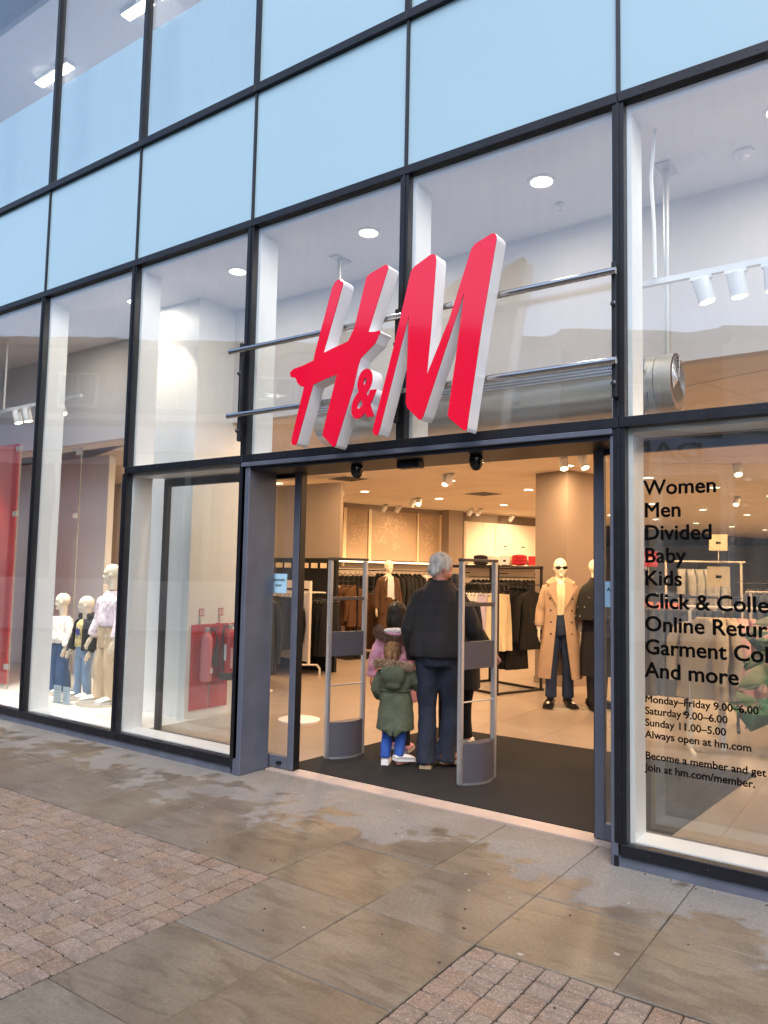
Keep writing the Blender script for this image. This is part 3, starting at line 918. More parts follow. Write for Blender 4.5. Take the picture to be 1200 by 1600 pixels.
# ------------------------------------------------------------------ shop ceiling lights
ORD = ('first second third fourth fifth sixth seventh eighth ninth tenth eleventh twelfth thirteenth fourteenth fifteenth sixteenth').split()
WARM = (1, .61, .31)
k = 0
for a in range(0, 8):
    for c in range(-1, 13):
        s, t_ = -9.2+2.45*a, 2.78+1.851*c
        p = I(s, t_, 3.098)
        if p.y < 2.0 or p.y > 24 or p.x > 5.5 or p.x < -12: continue
        if abs(s+4.92) < .5 and abs(t_-5.3) < .6: continue
        d = p-cam.location
        if not (d.dot(fw) > 0): continue
        downlight(p.x, p.y, p.z, f'round warm recessed light in the tiled ceiling, {ORD[c+1]} row in, {ORD[a]} from left', 'downlights in the tiled shop ceiling', 46, WARM, r=.085, lampon=True)
SPL = ['by the nearest wall panel, left of its pair', 'by the nearest wall panel, right of its pair', 'over the suited mannequin, left of its pair', 'over the suited mannequin, lit and turned to the street', 'above the mat and the gates, right of its pair', 'above the mat and the gates, left of its pair', 'over the far wall panel, left of its pair', 'over the far wall panel, right of its pair', 'over the wall cupboards, left of the near pair', 'over the wall cupboards, right of the near pair', 'over the far end of the wall cupboards', 'beside the column top, left of its pair', 'beside the column top, right of its pair', 'just right of the column above the lettering', 'over the grey jumpers in the right window', 'over the wide far stand, left of two', 'over the wide far stand, right of two', 'deep in the right side, left of its pair', 'deep in the right side, right of its pair', 'deep behind the column', 'over the long white stand']
SPG = 'can spotlights under the tiled ceiling'
for k, (x, y, ax, ay) in enumerate(((-7.9, 7.23, -1, .1), (-7.6, 7.05, -1, .6), (-7.13, 8.85, -1, .3), (-6.95, 8.75, .4, -.9), (-4.62, 5.86, .3, -.6), (-4.45, 5.75, -.7, .2), (-8.47, 9.75, -1, .1), (-8.30, 10.05, -1, 0), (-7.2, 11.4, -1, .3), (-7.0, 11.5, -1, -.2), (-7.1, 13.4, -1, 0), (-2.36, 5.0, .3, -.5), (-2.12, 5.02, .5, -.3), (-.6, 6.6, .3, -.7), (.3, 7.4, .5, -.6), (-.2, 9.2, .3, -.8), (.9, 10.0, .1, -.9), (.2, 12.2, .3, -.8), (1.4, 12.5, 0, -1), (-1.4, 11.0, -.2, -.8), (.8, 5.6, .2, .8))):
    spot_head('can_spotlight', (x, y, 3.098), (ax, ay, -1.2), 'cream can spotlight on the tiles '+SPL[k], SPG, col='white_paint', r=.055, h=.15)
def warm_spot(loc, target, power, ang=50, col=(1, .64, .33)):
    lamp('shop_spot', loc, power, col, .05, Vector(target)-Vector(loc), 'SPOT', ang, .8)
warm_spot(I(-9.6, 4.6, 2.95), I(-11.4, 4.8, 1.5), 260, 80)
warm_spot(I(-9.6, 7.0, 2.95), I(-11.4, 7.0, 1.5), 260, 80)
warm_spot(I(-9.4, 10.2, 2.95), I(-11.4, 10.2, 1.8), 300, 80)
warm_spot((-1.5, 3.6, 2.95), (-2.3, 4.6, 1.0), 170, 50)
warm_spot((-2.3, 3.4, 2.95), (-2.0, 4.75, 1.2), 120, 50)
warm_spot((-5.6, 6.2, 2.95), (-6.75, 7.4, 1.3), 190, 46)
warm_spot((.6, 2.2, 2.95), (.0, 3.3, 1.0), 170, 60)
warm_spot((-.9, 4.6, 2.95), (-.9, 6.2, 1.4), 160, 70)
warm_spot(I(0, 14.6, 2.95), I(0, 16.9, 1.6), 420, 110)
for s_, t_, lab in ((-7.75, 3.3, 'square ceiling air vent in the tiles above the left gate'), (-7.85, 6.45, 'square ceiling air vent in the tiles left of the column')):
    t = root('air_vent', lab, 'air vent', I(s_, t_, 3.098), TH, group='ceiling air vents')
    B().box(-.28, .28, -.28, .28, -.006, .0).build('frame', 'white_paint', t, world=False)
    for q in range(6): B().box(-.25+.0, .25, -.245+q*.083, -.195+q*.083, -.013, -.0065).build('slot', 'black_paint', t, world=False)
t = root('camera_dome', 'small black camera dome under the tiled ceiling left of the column', 'camera', I(-5.45, 6.1, 3.098))
p = I(-5.45, 6.1, 3.098)
B().lathe([(.075, 0), (.075, -.03)], p, 18).build('base', 'black_paint', t, smooth=True)
B().lathe([(.07, -.031), (.055, -.075), (.02, -.095), (.003, -.098)], p, 18).build('bubble', 'black_gloss', t, smooth=True)
t = root('exit_sign', 'dark hanging exit sign deep in the shop, seen above the lettered window', 'sign', (.72, 7.0, 2.75))
B().box(.56, .92, 7.0, 7.03, 2.62, 2.80).build('panel', mat('exit_green', '#17352a', .5), t)
B().tube([(.74, 7.015, 2.8), (.74, 7.015, 3.098)], .008, 6).build('stem', 'black_paint', t)

# ------------------------------------------------------------------ window lettering
wl = root('window_lettering', 'black vinyl lettering listing departments and opening hours on the right window', 'lettering', (.4, .012, .5))
cap = .1145
def line(tx, z, size, x=.126, bold=0, sp=1.0):
    me = text_mesh(tx, size, .0012, bold, spacing=sp)
    # the heavy cut of the face: the outline thickened by a few overlapping passes
    bmx = bmesh.new()
    k = size*.022
    for q, (dx, dy) in enumerate(((0, 0), (k, 0), (-k, 0), (0, k), (0, -k), (k*.7, k*.7), (-k*.7, k*.7), (k*.7, -k*.7), (-k*.7, -k*.7))):
        c = me.copy(); c.transform(Matrix.Translation((dx+k, dy, .00003*q))); bmx.from_mesh(c); bpy.data.meshes.remove(c)
    bmx.to_mesh(me); bmx.free()
    upright(me, x, .0144, z)
    me.transform(WM[wl.name].inverted())
    link('text_line', me, 'vinyl_black', wl)
    return me
for k, tx in enumerate(('Women', 'Men', 'Divided', 'Baby', 'Kids', 'Click & Collect', 'Online Returns', 'Garment Collecting', 'And more')):
    line(tx, 2.029-.1247*k, cap)
for tx, z in (('Monday\u2013Friday 9.00\u20136.00', .895), ('Saturday 9.00\u20136.00', .832), ('Sunday 11.00\u20135.00', .769), ('Always open at hm.com', .706), ('Become a member and get', .594), ('Join at hm.com/member.', .531)):
    line(tx, z, .0545, bold=0)

# ------------------------------------------------------------------ security gates
mat('gate_panel', '#4b4a54', .5); mat('gate_cap', '#5a4d44', .5)
def gate(x, y, rz, label):
    g = root('security_gate', label, 'security gate', (x, y, .009), rz, group='shop security gates at the entrance')
    w = dict(world=False)
    D = .40
    for q in (0, D-.034):
        b = B().box(-.02, .02, q, q+.034, 0, 1.655); b.build('post', 'aluminium', g, bevel=.006, bseg=2, **w)
        B().box(-.006, .006, q-.0015, q+.0355, .01, 1.65).build('post_groove', 'dull_steel', g, **w)
    B().box(-.024, .024, -.004, D+.004, 1.656, 1.68).build('top_cap', 'gate_cap', g, bevel=.004, **w)
    B().box(-.016, .016, .035, D-.035, 1.315, 1.345).build('upper_bar', 'gate_cap', g, bevel=.004, **w)
    B().box(-.013, .013, .035, D-.035, .845, 1.05).build('middle_panel', 'gate_panel', g, **w)
    B().tube([(0, .03, .60), (0, D-.03, .60)], .007, 8).build('lower_bar', 'aluminium', g, **w)
    arc = [(.022+.055*math.sin(math.pi*k/14), .03+(D-.06)*k/14) for k in range(15)]
    b = B().slab(arc+[(-.018, D-.03), (-.018, .03)], .016, .30); b.build('base_cover', 'gate_panel', g, smooth=30, **w)
    b = B().slab([(x*1.06, y) for x, y in arc]+[(-.02, D-.028), (-.02, .028)], 0, .015); b.build('base_rim', 'aluminium', g, **w)
gate(-1.475, .80, R(-15), 'silver and grey security gate at the right of the mat, in front of the man')
gate(-2.745, .79, R(-17), 'silver and grey security gate at the left of the mat, beside the girls')

# ------------------------------------------------------------------ fire point on the pier
mat('fire_red', '#c01a1e', .45); mat('fire_red_gloss', '#b80f16', .2, coat=.4); mat('fire_pink', '#d97a80', .3); mat('yellow_box', '#d9a21d', .5)
mat('label_white', '#e9e9ea', .5); mat('rubber_black', '#18181a', .6); mat('green_print', '#2f8f5b', .5)
PX = -4.498
for k, (y0, lab) in enumerate(((.83, 'red fire point board on the white pier behind the paler extinguisher'), (1.085, 'red fire point board on the white pier behind the dark red extinguisher'))):
    t = root('fire_board', lab, 'board', (PX, y0, .2), group='red fire point boards')
    B().box(PX, PX+.012, y0, y0+.235, .19, 1.02).build('board', 'fire_red', t)
    t = root('fire_sign', f'small red and white extinguisher notice on the pier above the {("paler", "dark red")[k]} extinguisher', 'sign', (PX, y0+.1, 1.1), group='extinguisher notices on the pier')
    B().box(PX, PX+.004, y0+.09, y0+.155, 1.10, 1.175).build('plate', 'fire_red', t)
    B().box(PX+.0045, PX+.006, y0+.10, y0+.116, 1.108, 1.155).build('extinguisher_mark', 'label_white', t)
    B().lathe([(.008, 1.157), (.008, 1.168)], (PX+.003, y0+.108, 0), 8).build('flame_mark', 'label_white', t)
    B().prism([(PX+.0045, 1.11), (PX+.006, 1.11), (PX+.006, 1.165), (PX+.0045, 1.165)], y0+.13, y0+.147).build('flame_mark', 'label_white', t)
    for q in range(4): B().box(PX, PX+.003, y0+.09, y0+.11+.012*(q % 2), 1.075-.026*q, 1.087-.026*q).build('notice_text', ('green_print', 'green_print', 'cable', 'fire_red')[q] if k == 0 else ('cable', 'fire_red', 'fire_red', 'cable')[q], t)
def extinguisher(y, z0, r, h, m, label, hose=True):
    x = PX+.02+r
    t = root('fire_extinguisher', label, 'fire extinguisher', (x, y, z0))
    B().lathe([(r*.96, 0), (r, .01), (r, h*.80), (r*.93, h*.87), (r*.72, h*.93), (r*.34, h*.985), (r*.3, h)], (x, y, z0), 24).build('cylinder', m, t, smooth=60)
    B().lathe([(.02, h+.001), (.024, h+.01), (.024, h+.035), (.012, h+.045)], (x, y, z0), 12).build('valve', 'dull_steel', t, smooth=True)
    b = B().tube([(x, y, z0+h+.045), (x+.02, y+.05, z0+h+.06), (x+.03, y+.12, z0+h+.085)], .008, 8); b.build('upper_lever', 'fire_red', t)
    b = B().tube([(x, y, z0+h+.03), (x+.02, y+.06, z0+h+.035), (x+.03, y+.12, z0+h+.03)], .008, 8); b.build('lower_lever', 'rubber_black', t)
    return t, x
t, x = extinguisher(.965, .47, .058, .48, 'fire_pink', 'pale red carbon dioxide fire extinguisher with black horn hung on the pier')
B().tube([(x, .965+.02, .97), (x+.03, 1.04, .96), (x+.05, 1.06, .86), (x+.05, 1.05, .80)], .009, 8).build('hose', 'rubber_black', t, smooth=True)
B().tube([(x+.05, 1.052, .83), (x+.05, 1.045, .78), (x+.05, 1.03, .62)], [.014, .02, .034], 14).build('horn', 'rubber_black', t, smooth=True)
B().box(x+.045, x+.0595, .97, 1.0, .55, .60).build('service_tag', 'label_white', t)
t, x = extinguisher(1.24, .47, .088, .50, 'fire_red_gloss', 'dark red water fire extinguisher with white printed label hung on the pier')
B().lathe([(.09, -.004), (.093, .0), (.093, .055), (.089, .07)], (x, 1.24, .47), 24).build('foot', 'rubber_black', t, smooth=True)
B().tube([(x, 1.22, 1.0), (x, 1.16, 1.0), (x+.02, 1.13, .93), (x+.02, 1.135, .7), (x+.02, 1.14, .56)], .011, 8).build('hose', 'rubber_black', t, smooth=True)
def wrap(z0, z1, a0, a1, rr, m, name):
    n = 8
    ring = [(x+rr*math.cos(R(a0+(a1-a0)*k/n)), 1.24+rr*math.sin(R(a0+(a1-a0)*k/n))) for k in range(n+1)]
    inn = [(x+(rr-.002)*math.cos(R(a0+(a1-a0)*k/n)), 1.24+(rr-.002)*math.sin(R(a0+(a1-a0)*k/n))) for k in range(n, -1, -1)]
    B().slab(ring+inn, z0, z1).build(name, m, t)
wrap(.58, .80, -40, 40, .0893, 'fire_red', 'label_panel')
for q in range(9):
    wrap(.59+.022*q, .60+.022*q, -34, (30, 22, 34, 12, 28, 34, 20, 30, 34)[q], .0905, 'label_white', 'label_print')
wrap(.66, .82, -82, -62, .0898, 'label_white', 'service_label')
t = root('yellow_stand', 'yellow safety stand on the platform behind the white pier edge', 'safety stand', (-4.4, 1.62, .12))
B().slab([(-4.62, 1.5), (-4.44, 1.5), (-4.44, 1.56), (-4.62, 1.56)], .12, .62).build('panel', 'yellow_box', t)
B().box(-4.6, -4.46, 1.561, 1.7, .12, .15).build('foot', 'yellow_box', t)

# ------------------------------------------------------------------ left display windows: red panel, glass screens
mat('poster_red', '#d8262c', .5, emit='#d8262c', estr=.0)
t = root('red_panel', 'tall red display panel in the leftmost window', 'panel', (-8.6, .75, .12))
B().box(-9.6, -7.66, .74, .78, .14, 3.06).build('panel_board', 'poster_red', t)
b = B().box(-9.6, -7.66, .735, .785, .12, .1395); b.build('base_channel', 'dull_steel', t)
mat('screen_edge', '#8f8d80', .3)
def screen(x0, y0, x1, y1, label):
    t = root('glass_screen', label, 'screen', (x0, y0, .12), group='frameless glass screens in the display windows')
    d = Vector((x1-x0, y1-y0, 0)); L_ = d.length; d /= L_; nrm = Vector((-d.y, d.x, 0))*.006
    a, c = Vector((x0, y0, 0)), Vector((x1, y1, 0))
    B().slab([tuple((a-nrm)[:2]), tuple((c-nrm)[:2]), tuple((c+nrm)[:2]), tuple((a+nrm)[:2])], .13, 3.02).build('glass_pane', 'clear_glass', t)
    e = d*.012
    B().slab([tuple((a-nrm-e)[:2]), tuple((a-nrm)[:2]), tuple((a+nrm)[:2]), tuple((a+nrm-e)[:2])], .13, 3.02).build('polished_edge', 'screen_edge', t)
    for z in (.35, 2.15, 2.93):
        n2 = nrm*2.2
        B().slab([tuple((a-n2-e)[:2]), tuple((a-n2+d*.09)[:2]), tuple((a+n2+d*.09)[:2]), tuple((a+n2-e)[:2])], z, z+.06).build('clamp', 'dull_steel', t)
screen(-7.40, .62, -8.6, .68, 'glass screen with steel clamps in front of the red panel')
screen(-6.98, 1.15, -7.9, 1.15, 'glass screen with steel clamps behind the smallest child mannequin')
t = root('price_stand', 'clear acrylic price holder with two blue white cards on the display floor', 'price stand', (-6.1, .55, .12))
for k in (0, 1):
    x = -6.26+k*.17
    B().box(x, x+.13, .50, .506, .125, .30).build('card', mat('card_%d' % k, '#c9d6ee', .6), t)
    B().box(x-.005, x+.135, .494, .4985, .12, .31).build('sleeve', 'clear_glass', t)
    B().box(x-.01, x+.14, .48, .56, .1205, .1245).build('foot', 'clear_glass', t)
    for q in range(4): B().box(x+.03, x+.09, .4990, .4996, .16+.03*q, .168+.03*q).build('card_print', 'spandrel', t)
# ------------------------------------------------------------------ clothes on hangers
mat('cloth_black', '#0e0e11', .9, namt=.25, nscale=6, var=.12)
mat('cloth_navy', '#1b2233', .9, namt=.2, nscale=6)
mat('cloth_brown', '#5a3d26', .9, namt=.15, nscale=6)
mat('cloth_cream', '#e4d2ae', .85, namt=.06, nscale=6)
mat('cloth_white', '#e6e2da', .85, namt=.05, nscale=5)
mat('cloth_lilac', '#c9bed2', .85, namt=.05, nscale=5)
mat('cloth_coral', '#d9786a', .85, namt=.1, nscale=6)
mat('cloth_pink', '#e0aea2', .85, namt=.06, nscale=5)
mat('cloth_grey', '#56565a', .85, namt=.12, nscale=6, var=.15)
mat('cloth_light_grey', '#aaa7a4', .85, namt=.08, nscale=6)
mat('cloth_beige', '#c8b090', .85, namt=.06, nscale=6)
mat('cloth_red', '#b31f2a', .85)
mat('rail_white', '#e6dccf', .4); mat('rail_black', '#121214', .4)
def garment_mesh(kind, seed, w=.42, L=.7, d=.07):
    rd = random.Random(seed)
    b = B(); n = 22
    ph = rd.uniform(0, 6)
    def ring(z, hw, hd, fold, cx=0, k=9):
        out = []
        for j in range(n):
            a = 2*math.pi*j/n
            c, s = math.cos(a), math.sin(a)
            x = cx+hw*math.copysign(abs(c)**.75, c)
            y = hd*math.copysign(abs(s)**.8, s)*(1+fold*math.sin(k*a+ph+z*3)+fold*.6*math.sin(x*55+ph*2))
            out.append((x*(1+fold*.08*math.sin(z*9+ph)), y+fold*.02*math.sin(z*7+ph), z))
        return out
    hw = w/2
    if kind in ('jacket', 'top', 'dress'):
        b.loft([ring(-L, hw*(1.0 if kind != 'dress' else 1.25), d*.55, .4), ring(-L*.7, hw*.93, d*.55, .3), ring(-L*.4, hw*.86, d*.55, .22), ring(-L*.2, hw*.9, d*.55, .12), ring(-.07, hw*.98, d*.45, .05), ring(-.035, hw*.72, d*.42, 0), ring(-.008, hw*.32, d*.5, 0), ring(.015, hw*.28, d*.45, 0)])
        if kind != 'dress':
            sl = L*.86 if kind == 'jacket' else L*.8
            for s in (-1, 1):
                b.tube([(s*hw*.86, 0, -.075), (s*hw*1.1, .012, -.2), (s*hw*1.17, .02*rd.uniform(-1, 1), -sl*.6), (s*hw*1.14, .03, -sl)], [.05, .06, .052, .045], 10, flat=.75)
            if kind == 'jacket':
                b.tube([(-.05, -d*.45, -.12), (-.07, 0, .01), (0, d*.35, .025), (.07, 0, .01), (.05, -d*.45, -.12)], .014, 6)
    elif kind == 'skirt':
        b.loft([ring(-L, hw*1.05, d*.7, .75, k=15), ring(-L*.6, hw*.98, d*.6, .6, k=15), ring(-L*.25, hw*.9, d*.5, .4, k=15), ring(-.06, hw*.82, d*.4, .15, k=15), ring(-.03, hw*.82, d*.36, .05, k=15)])
    elif kind == 'trousers':
        b.loft([ring(-.5*L, hw*.8, d*.6, .25), ring(-.2, hw*.8, d*.55, .2), ring(-.035, hw*.74, d*.4, .08)])
        for s in (-1, 1):
            b.loft([ring(-L, hw*.40, d*.6, .25, s*hw*.42), ring(-L*.7, hw*.40, d*.55, .22, s*hw*.41), ring(-.45*L, hw*.40, d*.5, .1, s*hw*.40)])
    return b.mesh('garment', 60)
hg = B()
hg.tube([(-.19, 0, -.055), (-.06, 0, -.01), (0, 0, .012), (.06, 0, -.01), (.19, 0, -.055)], .007, 6)
hg.tube([(0, 0, .012), (0, 0, .06), (.016, 0, .085), (.0, 0, .102), (-.016, 0, .088)], .0028, 6)
HANGER = hg.mesh('hanger', True); HANGER.materials.append(MATS['rail_black'])
GM = {}
def hang(kind, name, mt, x, y, z, rz, label, group, L=.7, w=.42, d=.07, cat='garment'):
    key = (kind, mt, L, w, d, random.randrange(3))
    if key not in GM:
        GM[key] = garment_mesh(kind, len(GM)*7+3, w, L, d)
        GM[key].materials.append(MATS[mt])
    o = bpy.data.objects.new(name, GM[key]); COL.objects.link(o)
    o.location = (x, y, z-.1); o.rotation_euler = (0, random.uniform(-.02, .02), rz)
    tag(o, label, cat, group)
    h = bpy.data.objects.new('hanger', HANGER); COL.objects.link(h); h.parent = o
    return o
def row(kind, name, mt, p0, p1, n, z, label, group, **k):
    """n garments along a rail from p0 to p1"""
    p0, p1 = Vector(p0[:2]), Vector(p1[:2])
    d = p1-p0; rz = math.atan2(d.y, d.x)+math.pi/2
    for i in range(n):
        p = p0+d*((i+.5+random.uniform(-.18, .18))/n)
        hang(kind, name, mt, p.x, p.y, z, rz+random.uniform(-.07, .07), label+(f', {ORD[i]} from left' if n > 1 else ''), group, **k)
def rail_bar(t, p0, p1, z, r=.0125, m='rail_black', name='rail'):
    return B().tube([(p0[0], p0[1], z), (p1[0], p1[1], z)], r, 8).build(name, m, t)
def post(t, p, z0, z1, s=.016, m='rail_black', name='upright'):
    return B().box(p[0]-s, p[0]+s, p[1]-s, p[1]+s, z0, z1).build(name, m, t)

# wall of black clothing along the side wall
WS = -11.1
t = root('wall_rail', 'long wall rail of dark clothing along the left shop wall', 'clothes rail', I(WS, 6, 0), 0)
for z in (1.62,): rail_bar(t, I(WS, 2.4), I(WS, 8.3), z)
rail_bar(t, I(WS, 9.1), I(WS, 11.8), 1.52)
for q in (2.4, 4.35, 6.3, 8.28, 9.1, 10.4, 11.8):
    a, c = I(-11.5, q, 1.61), I(WS+.02, q, 1.61)
    B().tube([a, c], .012, 6).build('wall_arm', 'rail_black', t)
gl = 'dark clothes on the wall rail'
row('jacket', 'hanging_jacket', 'cloth_black', I(WS, 2.5), I(WS, 4.2), 13, 1.62, 'black jacket on the left wall rail behind the white framed rack', gl, L=.8)
row('trousers', 'hanging_trousers', 'cloth_black', I(WS, 4.3), I(WS, 6.2), 15, 1.62, 'black trousers on the left wall rail under the light strip', gl, L=1.05, w=.36)
row('jacket', 'hanging_jacket', 'cloth_black', I(WS, 6.3), I(WS, 7.6), 10, 1.62, 'black jacket on the left wall rail behind the brown suited mannequin', gl, L=.8)
row('top', 'hanging_blouse', 'cloth_white', I(WS, 7.65), I(WS, 8.1), 3, 1.62, 'cream top on the wall rail right of the brown suited mannequin', gl, L=.7)
row('jacket', 'hanging_jacket', 'cloth_black', I(WS, 9.15), I(WS, 11.7), 16, 1.52, 'black top on the wall rail under the glowing shelf', gl, L=.7)
# glowing strip and wall panels with line drawings
t = root('light_strip', 'thin warm light strip running along the side wall over the black clothes', 'light strip', I(-11.3, 5.5, 1.79))
B().box(-11.36, -11.30, 2.0, 8.5, 1.785, 1.815).xf(MI).build('bar', 'strip_light', t)
B().box(-11.5, -11.3605, 2.0, 8.5, 1.79, 1.81).xf(MI).build('bracket_rail', 'rail_white', t)
mat('wall_panel', '#a8927c', .8, namt=.03); mat('line_art', '#d8c2a4', .6); mat('rail_cream', '#e6d2b2', .5)
rdm = random.Random(3)
for k, (a, c) in enumerate(((2.3, 4.3), (4.36, 5.62), (5.72, 6.30), (6.40, 7.70), (7.78, 8.42))):
    t = root('wall_panel', f'brown wall panel drawn with thin white triangles, {("nearest the street", "left of the first double batten", "the narrow one between battens", "behind the suited mannequin", "the narrow one by the wall pier")[k]}', 'wall panel', I(-11.5, (a+c)/2, 1.8), group='wall panels with line drawings')
    B().box(-11.5, -11.455, a, c, 1.85, 2.98).xf(MI).build('board', 'wall_panel', t)
    b = B()
    for q in range(int((c-a)*9)):
        cy_, cz_ = rdm.uniform(a+.15, c-.15), rdm.uniform(2.1, 2.9); r = rdm.uniform(.08, .32)
        a0 = rdm.uniform(0, 6)
        pts = [(min(max(cy_+r*rdm.uniform(.5, 1)*math.cos(a0+j*2.1), a+.03), c-.03), min(max(cz_+r*rdm.uniform(.5, 1)*math.sin(a0+j*2.1), 1.9), 2.95)) for j in range(3)]
        for j in range(3):
            p, e = pts[j], pts[(j+1) % 3]
            dx, dz = e[0]-p[0], e[1]-p[1]; l = math.hypot(dx, dz) or 1
            nx, nz_ = -dz/l*.003, dx/l*.003
            s_ = -11.4545+.0004*(q % 5)
            b.add([(s_, p[0]-nx, p[1]-nz_), (s_, e[0]-nx, e[1]-nz_), (s_, e[0]+nx, e[1]+nz_), (s_, p[0]+nx, p[1]+nz_)], [(0, 1, 2, 3)])
        if q % 3 == 0: b.add([(-11.453, cy_+.02*math.cos(R(60*j)), cz_+.02*math.sin(R(60*j))) for j in range(6)], [tuple(range(6))])
    b.xf(MI).build('line_drawing', 'line_art', t)['kind'] = 'stuff'
for k, q in enumerate((4.33, 5.65, 5.69, 6.33, 6.37, 7.74, 8.44)):
    B().box(-11.5, -11.42, q-.016, q+.016, 1.82 if k != 1 else 1.7, 2.99).xf(MI).build('wall_batten', 'rail_cream', None, loc=None)
for k, o in enumerate([o for o in COL.objects if o.name.startswith('wall_batten')]):
    tag(o, f'slim cream upright batten between the drawn wall panels, {ORD[k]} from left', 'batten', 'battens between the wall panels')
# cabinets over a glowing shelf
cb = root('wall_cabinet', 'white wall cupboards with small black pulls above a glowing shelf', 'cabinet', I(-11.4, 10.2, 1.9))
B().box(-11.5, -11.2, 9.0, 11.9, 1.86, 2.86).xf(MI).build('carcass', 'rail_white', cb)
for k, (a, c, z0, z1) in enumerate(((9.03, 9.6, 1.9, 2.83), (9.61, 10.0, 1.9, 2.83), (10.06, 10.7, 2.22, 2.83), (10.71, 11.35, 2.22, 2.83), (10.06, 10.55, 1.9, 2.19), (10.56, 11.0, 1.9, 2.19), (11.01, 11.35, 1.9, 2.19))):
    d_ = B().box(-11.199, -11.18, a, c, z0, z1).xf(MI).build('cupboard_door', 'rail_white', cb)
    if k in (2, 3): B().box(-11.179, -11.165, (a+c)/2-.05, (a+c)/2+.05, z0+.06, z0+.085).xf(MI).build('pull', 'rail_black', d_)
B().box(-11.5, -11.05, 9.0, 11.9, 1.80, 1.84).xf(MI).build('shelf', 'rail_white', cb)
B().box(-11.1, -11.06, 9.02, 11.88, 1.785, 1.7995).xf(MI).build('shelf_light', 'strip_light', cb)
for k, (s_, tt, z, w_, h_, m_, lb) in enumerate(((-11.0, 11.3, 1.845, .5, .22, 'cloth_red', 'plain red sale board standing on the glowing shelf by the column'),)):
    t = root('sale_board', lb, 'sign', I(s_, tt, z), TH)
    B().box(-.01, .01, -w_/2, w_/2, 0, h_).build('board', 'cloth_red', t, world=False)
    B().box(-.05, .05, -.1, .1, -.004, -.0005).build('foot', 'rail_white', t, world=False)

# white framed double rack left of the gate
t = root('framed_rack', 'white framed double sided rack of black coats behind the left gate', 'clothes rack', I(-8.3, 2.42, 0), TH)
w = dict(world=False)
for x in (-.9, .9):
    B().tube([(x-.17, -.0, .0), (x-.17, 0, .10), (x-.13, 0, .16), (x+.13, 0, .16), (x+.17, 0, .10), (x+.17, 0, 0)], .016, 10).xf(Matrix.Translation((x, 0, 0)) @ Matrix.Rotation(R(60), 4, 'Z') @ Matrix.Translation((-x, 0, 0))).build('foot', 'rail_white', t, smooth=True, **w)
    B().box(x-.018, x+.018, -.018, .018, .16, 1.42).build('upright', 'rail_white', t, **w)
B().box(-.88, .88, -.012, .012, 1.30, 1.42).build('top_beam', 'rail_white', t, **w)
B().box(-.88, .88, -.006, .006, .20, 1.26).build('back_panel', 'bulkhead_paint', t, **w)
for y in (-.3, .3):
    B().tube([(-.85, y, 1.24), (.85, y, 1.24)], .012, 8).build('rail', 'rail_white', t, **w)
    for x in (-.85, .85): B().box(x-.01, x+.01, min(y, 0), max(y, 0), 1.235, 1.25).build('arm', 'rail_white', t, **w)
gb = 'black coats on the white framed rack'
row('jacket', 'hanging_coat', 'cloth_black', I(-9.15, 2.12), I(-7.5, 2.12), 15, 1.24, 'black coat on the street side of the white framed rack', gb, L=.75, w=.44)
row('skirt', 'hanging_skirt', 'cloth_black', I(-9.1, 2.72), I(-7.2, 2.72), 15, 1.24, 'long black skirt on the far side of the white framed rack', gb, L=.85, w=.40)
# nearer low rack glimpsed beside the jamb
t = root('tube_rack', 'white tube rail with long navy coats seen through the open glass door leaf', 'clothes rack', (-5.3, 2.9, 0))
p0, p1 = Vector((-6.6, 3.5, 0)), Vector((-5.45, 2.95, 0))
rail_bar(t, p0, p1, 1.30, .02, 'rail_white')
post(t, p0, .02, 1.30, m='rail_white'); post(t, p0+(p1-p0)*.75, .02, 1.30, m='rail_white')
B().lathe([(.17, 0), (.17, .012), (.03, .02)], p0+(p1-p0)*.75, 20).build('round_base', 'rail_white', t)
row('jacket', 'hanging_coat', 'cloth_navy', p0, p0+(p1-p0)*.8, 9, 1.30, 'long navy coat on the white tube rail by the door leaf', 'navy coats on the tube rail', L=1.0, w=.42)
t = root('display_plinth', 'round white display base on the floor just inside the left door leaf', 'plinth', (-3.9, 2.0, 0))
B().lathe([(.22, 0), (.22, .012), (.20, .018)], (-4.05, 1.95, 0), 32).build('disc', 'white_paint', t, smooth=True)

# brown trousers, cream shirts on a black stand beside the suited mannequin
t = root('clothes_stand', 'black stand of brown trousers and cream shirts between the left gate and the suited mannequin', 'clothes rack', I(-9.3, 4.9, 0))
p0, p1 = I(-9.9, 4.15), I(-8.95, 4.35)
q0, q1 = I(-9.9, 4.8), I(-9.0, 5.1)
for p in (p0, p1): post(t, p, 0, 1.42)
rail_bar(t, p0, p1, 1.40); 
for p in (q0, q1): post(t, p, 0, 1.30)
rail_bar(t, q0, q1, 1.29)
B().box(-9.95, -8.8, 4.05, 5.15, .0, .02).xf(MI).build('floor_plate', 'rail_black', t)
gx = 'brown and cream clothes on the black stand'
row('trousers', 'hanging_trousers', 'cloth_brown', q0, q1, 9, 1.30, 'wide brown trousers on the black stand beside the suited mannequin', gx, L=1.08, w=.4)
row('top', 'hanging_shirt', 'cloth_cream', p0, p0+(p1-p0)*.55, 3, 1.40, 'cream shirt on the black stand seen through the left gate', gx, L=.75)
row('jacket', 'hanging_jacket', 'cloth_brown', p0+(p1-p0)*.55, p1, 3, 1.40, 'brown jacket on the black stand seen through the left gate', gx, L=.72)
row('top', 'hanging_shirt', 'cloth_lilac', I(-8.9, 3.3), I(-8.75, 3.35), 1, 1.5, 'pale lilac shirt hung above the dark racks behind the left gate', gx, L=.6)
t = root('side_post', 'slim black display post holding the pale lilac shirt', 'display post', I(-8.82, 3.32, 0))
